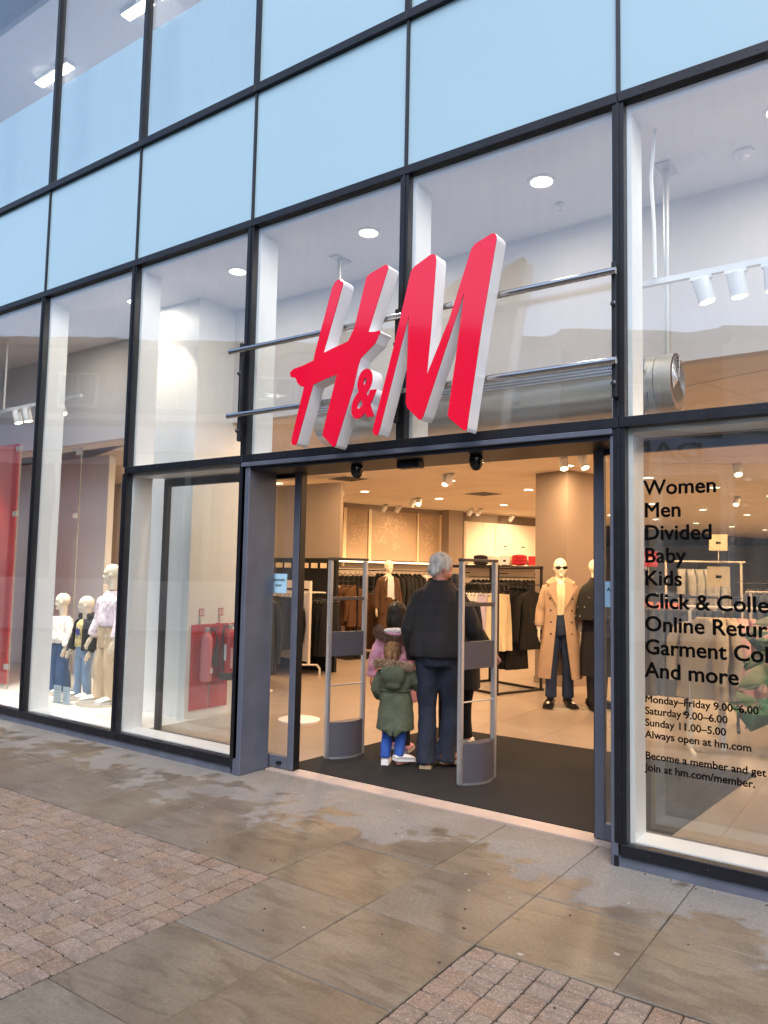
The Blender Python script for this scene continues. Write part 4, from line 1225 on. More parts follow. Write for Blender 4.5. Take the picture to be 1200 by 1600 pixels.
post(t, I(-8.82, 3.32), 0, 1.52, .01); B().box(-8.95, -8.7, 3.2, 3.44, 0, .014).xf(MI).build('base', 'rail_black', t)

# black two tier rack right of the man
t = root('clothes_rack', 'black two tier rack with white skirts and black jackets left of the trench coat mannequin', 'clothes rack', I(-5.0, 4.05, 0), TH)
for x in (-.62, .38):
    for y in (-.42, .42): B().box(x-.014, x+.014, y-.014, y+.014, .03, 1.70).build('upright', 'rail_black', t, **w)
for y in (-.42, .42): B().box(-.66, .42, y-.016, y+.016, 0, .03).build('floor_bar', 'rail_black', t, **w)
for x in (-.62, .38): B().box(x-.016, x+.016, -.404, .404, .0, .03).build('floor_bar', 'rail_black', t, **w)
for y in (-.42, .42): B().box(-.64, .40, y-.014, y+.014, 1.66, 1.70).build('top_bar', 'rail_black', t, **w)
for x in (-.62, .38): B().box(x-.012, x+.012, -.40, .40, 1.67, 1.695).build('top_bar', 'rail_black', t, **w)
for y, z in ((-.25, 1.44), (.25, 1.44)):
    B().tube([(-.61, y, z), (.37, y, z)], .011, 8).build('rail', 'rail_black', t, **w)
    for x in (-.62, .38): B().box(x-.008, x+.008, min(y, y*1.65), max(y, y*1.65), z-.006, z+.006).build('rail_arm', 'rail_black', t, **w)
gr_ = 'clothes on the black two tier rack'
F = lambda x, y: I(-5.0+x, 4.05+y)
row('skirt', 'hanging_skirt', 'cloth_white', F(-.36, -.25), F(-.04, -.25), 5, 1.44, 'white pleated skirt on the black rack beside the right gate', gr_, L=.70, w=.42, d=.09)
row('skirt', 'hanging_skirt', 'cloth_lilac', F(.0, -.25), F(.16, -.25), 3, 1.44, 'pale lilac pleated skirt between the white and cream skirts', gr_, L=.78, w=.42, d=.09)
row('skirt', 'hanging_skirt', 'cloth_cream', F(.18, -.25), F(.27, -.25), 2, 1.44, 'cream striped skirt next to the lilac skirts on the black rack', gr_, L=.78, w=.42, d=.09)
row('jacket', 'hanging_jacket', 'cloth_black', F(-.02, .25), F(.37, .25), 6, 1.46, 'black jacket on the rear rail of the black two tier rack', gr_, L=.80, w=.46)
row('dress', 'hanging_dress', 'cloth_black', F(-.10, .12), F(.26, .12), 5, 1.44, 'long black pleated dress behind the pale skirts on the black rack', gr_, L=1.05, w=.40)
for k, (x, m_, lb) in enumerate(((-.5, 'cloth_black', 'folded black jumper'), (-.2, 'cloth_white', 'folded white and black jumper'), (.05, 'cloth_cream', 'folded cream jumper'), (.27, 'cloth_red', 'folded red jumper'))):
    p = F(x, .1)
    b = B()
    for q in range(3): b.ell((p.x, p.y, 1.733+q*.045), (.11, .13, .035), 12, 6)
    tag(link('folded_jumper', blob(b, 'folded_jumper', .015, 3), m_), lb+' stacked on the top shelf of the black rack', 'jumper', 'folded jumpers on the black rack')
B().box(-.60, .36, -.10, .40, 1.675, 1.69).build('shelf', 'rail_white', t, **w)
t = root('price_card', 'white printed price card standing on the top shelf of the black rack', 'price card', F(.16, -.08)+Vector((0, 0, 1.70)), TH)
B().box(-.09, .09, -.004, .004, .01, .13).build('card', 'label_white', t, world=False)
B().box(-.03, .03, -.02, .02, 0, .0098).build('foot', 'rail_black', t, world=False)
B().box(-.02, .03, -.0055, -.0042, .05, .075).build('card_print', 'vinyl_black', t, world=False)

# right window: racks of knitwear, sale cards, bench and big plant
def red_sale(x, y, z, rz, label):
    t = root('sale_sign', label, 'sign', (x, y, z), rz, group='red sale signs')
    B().box(-.15, .15, -.006, .006, 0, .2).build('board', 'cloth_red', t, world=False)
    B().tube([(0, 0, -.14), (0, 0, -.001)], .006, 6).build('stem', 'rail_white', t, world=False)
    B().box(-.06, .06, -.05, .05, -.15, -.1405).build('foot', 'rail_white', t, world=False)
    me = text_mesh('Sale', .1, .002, .001, align='CENTER'); me.transform(Matrix.Translation((0, -.0075, .07)) @ Matrix.Rotation(R(90), 4, 'X'))
    link('sale_text', me, 'label_white', t)
red_sale(-2.05, 7.6, 1.74, .6, 'red Sale sign on the rack behind the black dressed mannequin')
red_sale(-1.62, 6.0, 1.72, .5, 'red Sale sign seen through the lettered window beside the word Kids')
def tstand(x, y, L_, z, label, rz, m='rail_white'):
    t = root('clothes_stand', label, 'clothes rack', (x, y, 0), rz)
    for q in (-L_/2, L_/2):
        B().box(q-.014, q+.014, -.014, .014, .03, z).build('upright', m, t, world=False)
        B().box(q-.016, q+.016, -.25, .25, 0, .03).build('foot', m, t, world=False)
    B().tube([(-L_/2-.05, 0, z+.012), (L_/2+.05, 0, z+.012)], .012, 8).build('rail', m, t, world=False)
    return t
def hrow(kind, name, mt, x, y, L_, rz, n, z, label, group, **k):
    d = Vector((math.cos(rz), math.sin(rz)))*L_/2
    c = Vector((x, y))
    row(kind, name, mt, c-d, c+d, n, z, label, group, **k)
gw = 'knitwear and coats in the lettered window'
tstand(.05, 3.35, .95, 1.30, 'white stand of cream and pink jumpers behind the opening hours', .35)
hrow('top', 'hanging_jumper', 'cloth_beige', -.28, 3.23, .22, .35+1.2, 1, 1.30, 'cream jumper facing the window at the end of its white stand', gw, L=.72, w=.5, d=.14)
hrow('top', 'hanging_jumper', 'cloth_beige', -.12, 3.29, .2, .35, 2, 1.30, 'cream jumper inside the row on the white stand', gw, L=.7, w=.48, d=.12)
hrow('top', 'hanging_jumper', 'cloth_pink', .22, 3.40, .5, .35, 5, 1.30, 'pale pink jumper hung beside the cream jumpers', gw, L=.74, w=.48, d=.12)
tstand(-.75, 4.5, 1.0, 1.36, 'black stand of charcoal pleated skirts behind the word Returns', .2, 'rail_black')
hrow('skirt', 'hanging_skirt', 'cloth_grey', -.75, 4.5, .9, .2, 11, 1.36, 'charcoal pleated skirt behind the lettered glass', gw, L=.95, w=.42, d=.1)
tstand(-1.35, 5.3, .8, 1.36, 'black stand of coral and red tops near the black dressed mannequin', .1, 'rail_black')
hrow('top', 'hanging_blouse', 'cloth_coral', -1.35, 5.3, .7, .1, 7, 1.36, 'coral top on the stand beside the black dressed mannequin', gw, L=.62, w=.42)
tstand(-.95, 6.2, .9, 1.78, 'tall white stand of light grey jumpers behind the words Baby and Kids', .3)
hrow('top', 'hanging_jumper', 'cloth_light_grey', -.95, 6.2, .6, .3, 6, 1.78, 'light grey jumper on the tall white stand', gw, L=.66, w=.48, d=.11)
tstand(.35, 5.4, 1.2, 1.42, 'long white stand of black and burgundy tops deeper in the right window', .1)
hrow('top', 'hanging_blouse', 'cloth_black', .2, 5.38, .6, .1, 6, 1.42, 'black top on the long white stand', gw, L=.6, w=.42)
hrow('top', 'hanging_blouse', 'cloth_brown', .75, 5.44, .4, .1, 4, 1.42, 'brown top on the long white stand', gw, L=.6, w=.42)
tstand(.75, 6.6, 1.3, 1.5, 'white stand of pale cream and white tops behind the plant', .05)
hrow('top', 'hanging_blouse', 'cloth_white', .5, 6.59, .6, .05, 6, 1.5, 'white top on the stand behind the plant', gw, L=.66, w=.46, d=.1)
hrow('top', 'hanging_blouse', 'cloth_cream', 1.1, 6.62, .5, .05, 5, 1.5, 'cream top on the stand behind the plant', gw, L=.66, w=.46, d=.1)
tstand(.1, 8.6, 2.2, 1.5, 'wide black stand of mixed clothes far behind the lettered window', -.2, 'rail_black')
hrow('jacket', 'hanging_jacket', 'cloth_grey', -.3, 8.68, 1.2, -.2, 10, 1.5, 'grey jacket on the wide far stand', gw, L=.8)
hrow('top', 'hanging_blouse', 'cloth_navy', .7, 8.48, .8, -.2, 8, 1.5, 'navy top on the wide far stand', gw, L=.7)
for k, (x, y, z, lb) in enumerate(((-.72, 6.0, 1.93, 'over the grey jumpers'), (-.35, 4.2, 1.50, 'over the charcoal skirts'), (.18, 5.2, 1.62, 'tall and blank on the long white stand'))):
    h_ = .2 if k < 2 else .42
    t = root('price_card', f'cream price card {lb}', 'price card', (x, y, z), .5, group='price cards in the lettered window')
    B().box(-.11, .11, -.004, .004, 0, h_).build('card', 'cloth_cream', t, world=False)
    B().tube([(0, 0, -.16), (0, 0, -.0005)], .005, 6).build('stem', 'rail_white', t, world=False)
    if k < 2: B().box(-.03, .03, -.0055, -.0042, .08, .11).build('card_print', 'vinyl_black', t, world=False)
# grey bench
t = root('display_bench', 'grey topped display bench with white tube legs under the jumpers', 'bench', (.1, 3.9, 0))
bm_ = Matrix.Translation((.12, 3.75, 0)) @ Matrix.Rotation(.25, 4, 'Z')
B().box(-.42, .9, -.3, .3, .46, .62).xf(bm_).build('top', 'cloth_light_grey', t, bevel=.01)
for x in (-.36, .8):
    B().tube([(x, -.27, 0), (x, -.27, .36), (x, -.22, .44), (x, .22, .44), (x, .27, .36), (x, .27, 0)], .022, 10).xf(bm_).build('leg_loop', 'white_paint', t, smooth=True)
# swiss cheese plant
mat('leaf', '#4f8038', .4, namt=.3, nscale=7, coat=.1, var=.25); mat('leaf_pale', '#8fae66', .4, namt=.2, nscale=8); mat('stalk', '#55702f', .5); mat('pot', '#d8d4cc', .6)
pp = Vector((1.0, 1.35, 0))
t = root('monstera_plant', 'large swiss cheese plant with split glossy leaves inside the lettered window', 'plant', pp)
B().lathe([(.15, 0), (.19, .36), (.20, .40), (.185, .40), (.175, .34)], pp, 24).build('pot', 'pot', t, smooth=True)
def mleaf(size, seed):
    rd = random.Random(seed)
    out = []
    half = [(0, 0), (.18, -.10), (.36, -.06)]
    for k in range(5):
        a = R(-8+34*k); r = (.50, .56, .60, .66, .72)[k]
        half += [(r*math.cos(a)*.95, .30+r*math.sin(a)*.75-.05), (r*math.cos(a+R(17))*.97, .30+r*math.sin(a+R(17))*.78), (.10*math.cos(a+R(26)), .32+.30*math.sin(a+R(26))+.09*k)]
    half = half[:-1]+[(.0, 1.08)]
    b = B()
    for s in (1, -1):
        pts = [(s*x*size, y*size) for x, y in half]
        c = [(0, .35*size)]
        vs = [Vector((x, y, -.22*abs(x)-.25*(y/size-.3)**2*size)) for x, y in pts]
        mid = [Vector((0, y*size, -.25*(y-.3)**2*size)) for y in (0, .3, .6, .85, 1.08)]
        n = len(vs)
        allv = vs+mid[1:4]
        # fan to the midrib
        fs = []
        for i in range(n-1):
            y = (vs[i].y+vs[i+1].y)/2/size
            k = n+(0 if y < .45 else 1 if y < .72 else 2)
            fs.append((i, i+1, k))
        fs += [(0, n, n+1), (0, n+1, n+2), (0, n+2, n-1)] if False else [(n, n+1, 0), (n+1, n+2, n-1)]
        b.add(allv, fs)
    me = b.mesh('leaf', True)
    so = me
    return me
LV = []
for k in range(3):
    me = mleaf(.30+.05*k, k)
    o = bpy.data.objects.new('tmp_leaf', me); sd = o.modifiers.new('s', 'SOLIDIFY'); sd.thickness = .002; sd.offset = 0
    LV.append(evaluated(o)); bpy.data.objects.remove(o)
    LV[-1].materials.clear(); LV[-1].materials.append(MATS['leaf'])
rdm = random.Random(11)
for k, (x, y, z, yw, pt, sz) in enumerate(((.62, 1.05, 1.22, -2.3, -.55, 1.0), (.62, .92, 1.05, -2.0, -.85, 1.15), (.70, 1.1, .98, -2.6, -.7, 1.0), (.70, .98, 1.36, -1.9, -.5, 1.1), (.80, .9, 1.12, -1.4, -.9, 1.2), (.86, 1.0, 1.30, -1.7, -.6, 1.2), (.95, .9, .98, -1.2, -1.0, 1.1), (1.2, 1.0, 1.3, -.8, -.6, 1.2), (1.3, 1.3, 1.15, -.2, -.7, 1.1), (1.0, 1.6, 1.5, 1.2, -.2, 1.1), (.72, 1.5, 1.42, 2.6, -.3, 1.0), (1.1, 1.1, 1.6, -1.5, -.3, 1.1), (.60, 1.3, .86, 3.0, -.8, .9))):
    b = B().tube([pp+Vector((rdm.uniform(-.08, .08), rdm.uniform(-.08, .08), .36)), pp+Vector(((x-pp.x)*.35, (y-pp.y)*.35, .36+(z-.36)*.75)), (x, y, z)], [.009, .008, .006], 6)
    b.build('stalk', 'stalk', t, smooth=True)
    lf = bpy.data.objects.new('leaf', LV[k % 3]); COL.objects.link(lf); lf.parent = t
    lf.location = Vector((x, y, z))-pp; lf.rotation_euler = (pt, rdm.uniform(-.3, .3), yw-math.pi/2); lf.scale = (sz, sz, sz)
# black clothing wall glimpsed past the children
t = root('wall_board', 'black slatted clothing board behind the tallest child mannequin', 'wall board', (-7.6, 5.2, 0))
B().box(-8.6, -6.2, 5.2, 5.26, 0, 1.78).build('board', 'cloth_black', t)
for q in range(12): B().box(-8.5+q*.19, -8.49+q*.19, 5.05, 5.2, 1.62, 1.70).build('peg', 'rail_cream', t)
B().box(-8.6, -6.2, 5.27, 5.33, 1.78, 3.0).build('upper_board', 'warm_plaster', t)
t = root('socket_plate', 'black double socket plate low on the column', 'socket', I(-4.62, 5.25, .42), TH)
B().box(0, .012, -.08, .08, 0, .09).build('plate', 'rail_black', t, world=False)
B().box(.0125, .015, -.06, -.02, .02, .07).build('socket_face', 'black_gloss', t, world=False)
B().box(.0125, .015, .02, .06, .02, .07).build('socket_face', 'black_gloss', t, world=False)
# ------------------------------------------------------------------ people and mannequins
mat('skin', '#d29180', .5, namt=.05, nscale=12); mat('mannequin', '#e9dcc6', .35); mat('mannequin_white', '#efece6', .3)
mat('hair_white', '#e2dfdb', .7, namt=.3, nscale=40, bump=.8, bscale=120, stretch=(1, 1, .25))
mat('hair_dark', '#1d1614', .5, namt=.3, nscale=40, bump=.6, bscale=120, stretch=(1, 1, .2))
mat('hair_fair', '#8a6644', .6, namt=.3, nscale=40, bump=.8, bscale=120, stretch=(1, 1, .2))
mat('waxed_jacket', '#201e20', .82, namt=.3, nscale=10, bump=.2, bscale=70, stretch=(1, 1, .4))
mat('dark_jeans', '#1e2536', .85, namt=.28, nscale=7, bump=.3, bscale=250)
mat('mid_jeans', '#283752', .85, namt=.2, nscale=7, bump=.3, bscale=250)
mat('blue_jeans', '#2f56a8', .85, namt=.18, nscale=8, bump=.3, bscale=250)
mat('light_jeans', '#7f9abb', .85, namt=.15, nscale=8, bump=.3, bscale=250)
mat('wide_jeans', '#36557f', .85, namt=.12, nscale=6)
mat('brown_leather', '#7a4526', .45, namt=.15, nscale=14); mat('shoe_sole', '#a58f74', .7)
mat('white_shoe', '#e4e2e2', .5); mat('black_leather', '#131214', .3)
mat('parka_green', '#4d5443', .85, namt=.14, nscale=9, bump=.3, bscale=60)
mat('coat_pink', '#e6aac2', .75, namt=.12, nscale=9, bump=.3, bscale=50)
mat('fur_brown', '#7a5f50', .95, namt=.45, nscale=60); mat('fur_beige', '#a48b73', .95, namt=.35, nscale=60); mat('fur_white', '#e8e3de', .95)
mat('trench', '#ad9177', .8, namt=.06, nscale=6, bump=.15, bscale=300); mat('trench_lining', '#7d6149', .8)
mat('shirt_cream', '#e9d9b4', .8); mat('shirt_pale', '#c9c8cf', .7, namt=.06, nscale=9)
mat('suit_brown', '#4a3220', .9, namt=.2, nscale=30)
mat('button_dark', '#3b2a20', .4); mat('lilac_knit', '#e4d6e2', .9, namt=.25, nscale=30, bump=.6, bscale=90); mat('knit_white', '#ece6e2', .85, bump=.4, bscale=80)
mat('chino', '#c9b294', .8, namt=.08, nscale=6); mat('blue_print', '#2b3f9a', .6); mat('tee_print', '#d9c58a', .7, namt=.5, nscale=18)
mat('stud', '#d9d6d0', .2, .9); mat('base_glass', '#a9a294', .15)
mat('eye_white', '#e8e4e0', .3); mat('eye_dark', '#1a1210', .2); mat('lip', '#a9645a', .5)

def rot_y(v, a): return Vector((v.x*math.cos(a)-v.y*math.sin(a), v.x*math.sin(a)+v.y*math.cos(a), v.z))
def rings(b, lst, n=22, p=.85):
    out = []
    for q in lst:
        z, rx, ry = q[:3]; oy = q[3] if len(q) > 3 else 0; ox = q[4] if len(q) > 4 else 0
        r = []
        for k in range(n):
            a = 2*math.pi*k/n; c, s = math.cos(a), math.sin(a)
            r.append(Vector((ox+rx*math.copysign(abs(c)**p, c), oy+ry*math.copysign(abs(s)**p, s), z)))
        out.append(r)
    return b.loft(out)
def head(b, c, s, yaw=0, pitch=0, roll=0, ears=True):
    """s = head height; face looks along +y turned by yaw"""
    Rm = Matrix.Rotation(yaw, 3, 'Z') @ Matrix.Rotation(pitch, 3, 'X') @ Matrix.Rotation(roll, 3, 'Y')
    c = Vector(c)
    P = lambda x, y, z: c+Rm @ Vector((x*s, y*s, z*s))
    E = lambda p, r: b.ell(P(*p), tuple(q*s for q in r), 16, 10, Rm)
    E((0, -.04, .10), (.335, .42, .40)); E((0, .07, -.13), (.285, .315, .33)); E((0, .16, -.34), (.16, .17, .14))
    E((0, .33, .06), (.22, .07, .05)); E((0, .385, -.12), (.062, .085, .065)); E((0, .365, -.03), (.04, .05, .12))
    E((0, .335, -.245), (.11, .05, .035)); E((0, .325, -.40), (.09, .07, .07))
    if ears:
        for q in (-1, 1): E((q*.335, -.03, -.06), (.035, .075, .115))
    b.tube([P(0, -.1, -.2), c+Vector((0, -.07*s, -.75*s))], [.21*s, .24*s], 12)
    return P, Rm
def hand(b, w, d, side, s=1.0, palm=Vector((0, 0, 0)), curl=.5, spread=.15):
    """w wrist, d pointing direction, palm = normal the palm faces; five separate fingers"""
    w = Vector(w); d = Vector(d).normalized(); p = Vector(palm)
    p = (p-d*p.dot(d)).normalized(); a = d.cross(p)*side
    L = .185*s
    Rm = Matrix((a, p, d)).transposed()
    b.ell(w+d*L*.27, (L*.215, L*.085, L*.33), 12, 8, Rm)
    for k, (o, ln) in enumerate(((-.155, .36), (-.05, .42), (.055, .40), (.15, .31))):
        r0 = w+d*L*.44+a*L*o
        t = (d+a*(o*spread*4)).normalized()
        q = [r0]
        for j in range(3):
            cu = curl*(.35+.5*j)
            q.append(q[-1]+(t*math.cos(cu)+p*math.sin(cu))*L*ln/3*(1.1, 1, .8)[j])
        b.tube(q, [L*.05, L*.048, L*.044, L*.034], 8)
    t0 = w+d*L*.12-a*L*.17
    b.tube([t0, t0+(d*.6-a*.7+p*.3).normalized()*L*.2, t0+(d*.6-a*.7+p*.3).normalized()*L*.2+(d*.9-a*.15+p*.3).normalized()*L*.2], [L*.065, L*.055, L*.04], 8)
def person_body(b, h, hd, lm, arms, legs, yaw=0, pitch=0, skin_legs=True, hand_s=None, fore=(0, 0), bald=True):
    """one continuous figure: lm gives shoulder/waist/hip levels; arms and legs are joint chains in metres"""
    sh, wa, hp = lm['sh'], lm['wa'], lm['hp']; g = lm.get('g', 1.0); fx, fy = fore
    W_ = lm['shw']
    rings(b, [(hp-.04*h, .085*h*g, .062*h*g), (hp+.03*h, .098*h*g, .068*h*g), (wa, .078*h*g, .056*h*g, fy*.3), ((wa+sh)/2, .094*h*g, .064*h*g, fy*.6), (sh-.02*h, W_*.92, .058*h*g, fy), (sh+.012*h, W_*.7, .045*h, fy), (sh+.03*h, .045*h, .038*h, fy)])
    P, Rm = head(b, (fx, fy+.01*h, h-hd*.5+lm.get('hz', 0)), hd, yaw, pitch)
    hs = hand_s or h/1.75
    for A in arms:
        s_, e_, w_ = [Vector(q) for q in A['p']]
        b.tube([s_, s_.lerp(e_, .5), e_, e_.lerp(w_, .35), w_], [.030*h, .027*h, .0225*h, .0225*h, .0155*h], 10)
        b.ell(s_, (.033*h,)*3, 10, 7)
        hand(b, w_, A.get('d', w_-e_), A['side'], hs, A.get('palm', Vector((-A['side'], 0, 0))), A.get('curl', .5))
    for G in legs:
        p_, k_, a_ = [Vector(q) for q in G['p']]
        b.tube([p_, p_.lerp(k_, .5), k_, k_.lerp(a_, .35), a_], [.052*h, .046*h, .031*h, .032*h, .021*h], 12)
        t = Vector(G.get('toe', (0, 1, 0))).normalized()
        f = a_-Vector((0, 0, a_.z-.028*h)) if G.get('flat', True) else a_-Vector((0, 0, .02*h))
        b.tube([f-t*.03*h, f+t*.05*h, f+t*.105*h], [.024*h, .024*h, .017*h], 10)
    return P, Rm
def shoe(G, h, mt, parent, name='shoe', sole='shoe_sole', heel=0, k=1.0):
    a_ = Vector(G['p'][2]); t = Vector(G.get('toe', (0, 1, 0))).normalized(); sd = Vector((-t.y, t.x, 0))
    z0 = G.get('z0', 0.0)
    b = B()
    L0, L1, wd = -.042*h*k, .115*h*k, .030*h*k
    tilt = G.get('tilt', 0)
    def P(u, v, z):
        return Vector((a_.x, a_.y, z0))+t*u+sd*v+Vector((0, 0, z+tilt*(L1-u)))
    prof = [(0, .026*h*k), (.2, .030*h*k), (.45, .034*h*k), (.7, .030*h*k), (.92, .022*h*k), (1, .014*h*k)]
    rr = []
    for f, hgt in prof:
        u = L0+(L1-L0)*f; wv = wd*(.78+.5*f-.55*max(0, f-.6)-1.4*max(0, f-.9))
        hl = heel*(1-min(1, f*1.7))
        rr.append([P(u, wv*math.cos(q)*(1 if math.sin(q) < .3 else .85), hl+.012*h*k+max(0, hgt*(.5+.5*math.sin(q)))) for q in [2*math.pi*j/12 for j in range(12)]])
    b.loft(rr)
    o = b.build(name, mt, parent, smooth=True, world=False)
    b = B()
    n = 10
    out = [(L0+(L1-L0)*j/n, wd*1.03*(.80+.5*j/n-.55*max(0, j/n-.6)-1.4*max(0, j/n-.9))) for j in range(n+1)]
    low = [P(u, v, max(0, heel*(1-min(1, ((u-L0)/(L1-L0))*1.7)))) for u, v in out]+[P(u, -v, max(0, heel*(1-min(1, ((u-L0)/(L1-L0))*1.7)))) for u, v in reversed(out)]
    m_ = len(low)
    b.add(low+[p+Vector((0, 0, .014*h*k)) for p in low], [tuple(reversed(range(m_))), tuple(range(m_, 2*m_))]+[(j, (j+1) % m_, m_+(j+1) % m_, m_+j) for j in range(m_)])
    if heel: b.tube([P(L0+.02*h, 0, heel), P(L0+.025*h, 0, 0)], [.014*h, .010*h], 8)
    b.build('sole', sole, o, world=False)
def trousers(legs, h, lm, r, mt, parent, name='trousers', top=None, wr=None, vox=.011, hem=None):
    b = B(); hp = lm['hp']; g = lm.get('g', 1.0)
    top = top or lm['wa']
    rings(b, [(hp-.055*h, .075*h*g, .068*h*g), (hp+.02*h, .106*h*g, .078*h*g, -.004*h), (top, .086*h*g, .064*h*g)])
    for G in legs:
        p_, k_, a_ = [Vector(q) for q in G['p']]
        a2 = a_+Vector((0, 0, G.get('hemz', -.008*h)))-Vector(G.get('toe', (0, 1, 0))).normalized()*.010*h
        b.tube([p_+Vector((0, 0, .015*h)), p_.lerp(k_, .5), k_, k_.lerp(a2, .5), a2], [r[0]*h, r[1]*h, r[2]*h, r[3]*h, r[4]*h], 14)
    return link(name, blob(b, name, vox, 3, wr or [(.010*h, 5/h*1.7, .5), (.005*h, 18/h, .35)]), mt, parent)
def coat_shell(lst, gap, parent, mt, name, n=40, th=.012, fold=.0, lining=None, phase=0):
    """open fronted garment: rings (z, rx, ry, oy); gap(z)->(a0,a1) half opening angles measured from +y"""
    b = B(); out, inn = [], []
    for q in lst:
        z, rx, ry = q[:3]; oy = q[3] if len(q) > 3 else 0
        a0, a1 = gap(z)
        ro, ri = [], []
        for k in range(n+1):
            a = a0+(2*math.pi-a0-a1)*k/n       # clockwise from the front
            f = 1+fold*math.sin(7*a+phase)*min(1, max(0, (lst[0][0]-z)))
            x, y = math.sin(a), math.cos(a)
            x = math.copysign(abs(x)**.85, x); y = math.copysign(abs(y)**.85, y)
            ro.append(Vector((rx*x*f, oy+ry*y*f, z))); ri.append(Vector(((rx-th)*x*f, oy+(ry-th)*y*f, z)))
        out.append(ro); inn.append(ri)
    m_ = len(lst); w_ = n+1
    vs = [p for r in out for p in r]+[p for r in inn for p in r]; o2 = m_*w_
    fs = []
    for i in range(m_-1):
        for k in range(n):
            a = i*w_+k
            fs += [(a, a+1, a+w_+1, a+w_), (o2+a, o2+a+w_, o2+a+w_+1, o2+a+1)]
        for k in (0, n):
            a = i*w_+k; fs.append((a, a+w_, o2+a+w_, o2+a))
    for i in (0, m_-1):
        for k in range(n):
            a = i*w_+k; fs.append((a, a+1, o2+a+1, o2+a))
    b.add(vs, fs)
    return b.build(name, mt, parent, smooth=60, world=False)
def sleeves(arms, h, r, mt, parent, name='sleeve', wr=None, cuff=1.0):
    for A in arms:
        s_, e_, w_ = [Vector(q) for q in A['p']]
        b = B(); w2 = e_.lerp(w_, A.get('cover', .95))
        b.tube([s_+Vector((-A['side']*.02*h, 0, -.005*h)), s_, s_.lerp(e_, .5), e_, e_.lerp(w2, .5), w2], [r[0]*h, r[0]*h, r[1]*h, r[2]*h, r[3]*h, r[4]*h*cuff], 14)
        link(name, blob(b, name, .01, 2, wr or [(.007*h, 9/h*1.7, .7)]), mt, parent)
def fur(pts, r, n, mt, parent, name='fur_trim', ln=.03, seed=1):
    """tufts along a path"""
    rd = random.Random(seed); b = B(); pts = [Vector(p) for p in pts]
    core = B().tube(pts, r*.75, 8)
    b.add(core.v, core.f)
    for _ in range(n):
        i = rd.randrange(len(pts)-1); p = pts[i].lerp(pts[i+1], rd.random())
        t = (pts[i+1]-pts[i]).normalized()
        d = Vector((rd.gauss(0, 1), rd.gauss(0, 1), rd.gauss(0, 1))); d = (d-t*d.dot(t)*.7).normalized()
        s = d.cross(Vector((rd.random(), rd.random(), rd.random()))).normalized()*.004
        q = p+d*r*.6; e = p+d*(r+ln*rd.uniform(.4, 1))+Vector((0, 0, -ln*.25))
        u = d.cross(s).normalized()*.004
        b.add([q-s, q+s, q+u, e], [(0, 1, 3), (1, 2, 3), (2, 0, 3)])
    return b.build(name, mt, parent, world=False, fix=False)
def face(P, Rm, s, root_, brow='hair_dark'):
    b = B(); c = B()
    for q in (-1, 1):
        b.ell(P(q*.135, .335, -.01), (.05*s, .03*s, .03*s), 10, 6, Rm); c.ell(P(q*.135, .362, -.01), (.022*s, .010*s, .022*s), 8, 5, Rm)
    e = b.build('eyes', 'eye_white', root_, True, world=False); c.build('pupils', 'eye_dark', e, True, world=False)
    B().ell(P(0, .372, -.245), (.085*s, .02*s, .022*s), 10, 5, Rm).build('lips', 'lip', root_, True, world=False)

def strands(me, n, ln, wd, mt, parent, seed=1, comb=Vector((0, -.3, -1)), lift=.25, zmin=None):
    """loose locks lying over a hair shell"""
    rd = random.Random(seed); b = B(); vs = me.vertices
    for _ in range(n):
        v = vs[rd.randrange(len(vs))]; p = v.co.copy(); nn = v.normal.copy()
        d = comb+Vector((rd.gauss(0, .35), rd.gauss(0, .35), rd.gauss(0, .25)))
        d = (d-nn*d.dot(nn)).normalized()
        s_ = d.cross(nn).normalized()*wd*rd.uniform(.6, 1.3)
        l = ln*rd.uniform(.5, 1.2)
        q = p+d*l*.5+nn*.003; e = p+d*l+nn*l*lift*rd.uniform(-.3, 1)
        p = p-nn*.002
        b.add([p-s_, p+s_, q+s_*.8, q-s_*.8, e], [(0, 1, 2, 3), (3, 2, 4)])
    o = b.build('hair_strands', mt, parent, world=False, fix=False)
    o['kind'] = 'stuff'
    return o

# --- the grandfather: back view, head turned to his right, right hand swinging out
Hm = 1.755
man = root('person', 'grey haired person in dark waxed jacket and navy jeans walking into the shop', 'person', (-1.9, 1.2, .009), R(27))
lm = dict(sh=1.40, wa=1.07, hp=.90, shw=.165, g=1.12, hz=-.03)
arms = [dict(p=[(-.155, .05, 1.365), (-.245, .03, 1.10), (-.215, .11, .85)], side=-1, d=(.06, .25, -1), palm=Vector((1, .2, 0)), curl=.7, cover=.96),
        dict(p=[(.155, .05, 1.365), (.285, .05, 1.10), (.405, .16, .93)], side=1, d=(.62, .10, -.62), palm=Vector((-.4, -.7, -.5)), curl=.45, cover=.97)]
legs = [dict(p=[(-.095, 0, .90), (-.088, .03, .47), (-.082, -.045, .085)], toe=(.05, 1, 0), hemz=-.062, z0=0.0),
        dict(p=[(.095, 0, .90), (.105, .06, .47), (.085, .015, .10)], toe=(.86, .50, 0), hemz=-.066, z0=.008, tilt=.10)]
b = B()
P, Rm = person_body(b, Hm, .235, lm, arms, legs, yaw=R(-60), pitch=R(-14), fore=(.01, .075))
link('body', blob(b, 'body', .0085, 3), 'skin', man)
face(P, Rm, .235, man)
b = B()
s = .235
b.ell(P(0, -.075, .15), (.37*s, .435*s, .40*s), 18, 12, Rm); b.ell(P(0, -.25, -.08), (.29*s, .25*s, .30*s), 14, 9, Rm)
for q in (-1, 1): b.ell(P(q*.29, -.10, .10), (.06*s, .14*s, .14*s), 10, 7, Rm)
hm = blob(b, 'hair', .009, 2, [(.010, 38, .5), (.005, 90, .4)])
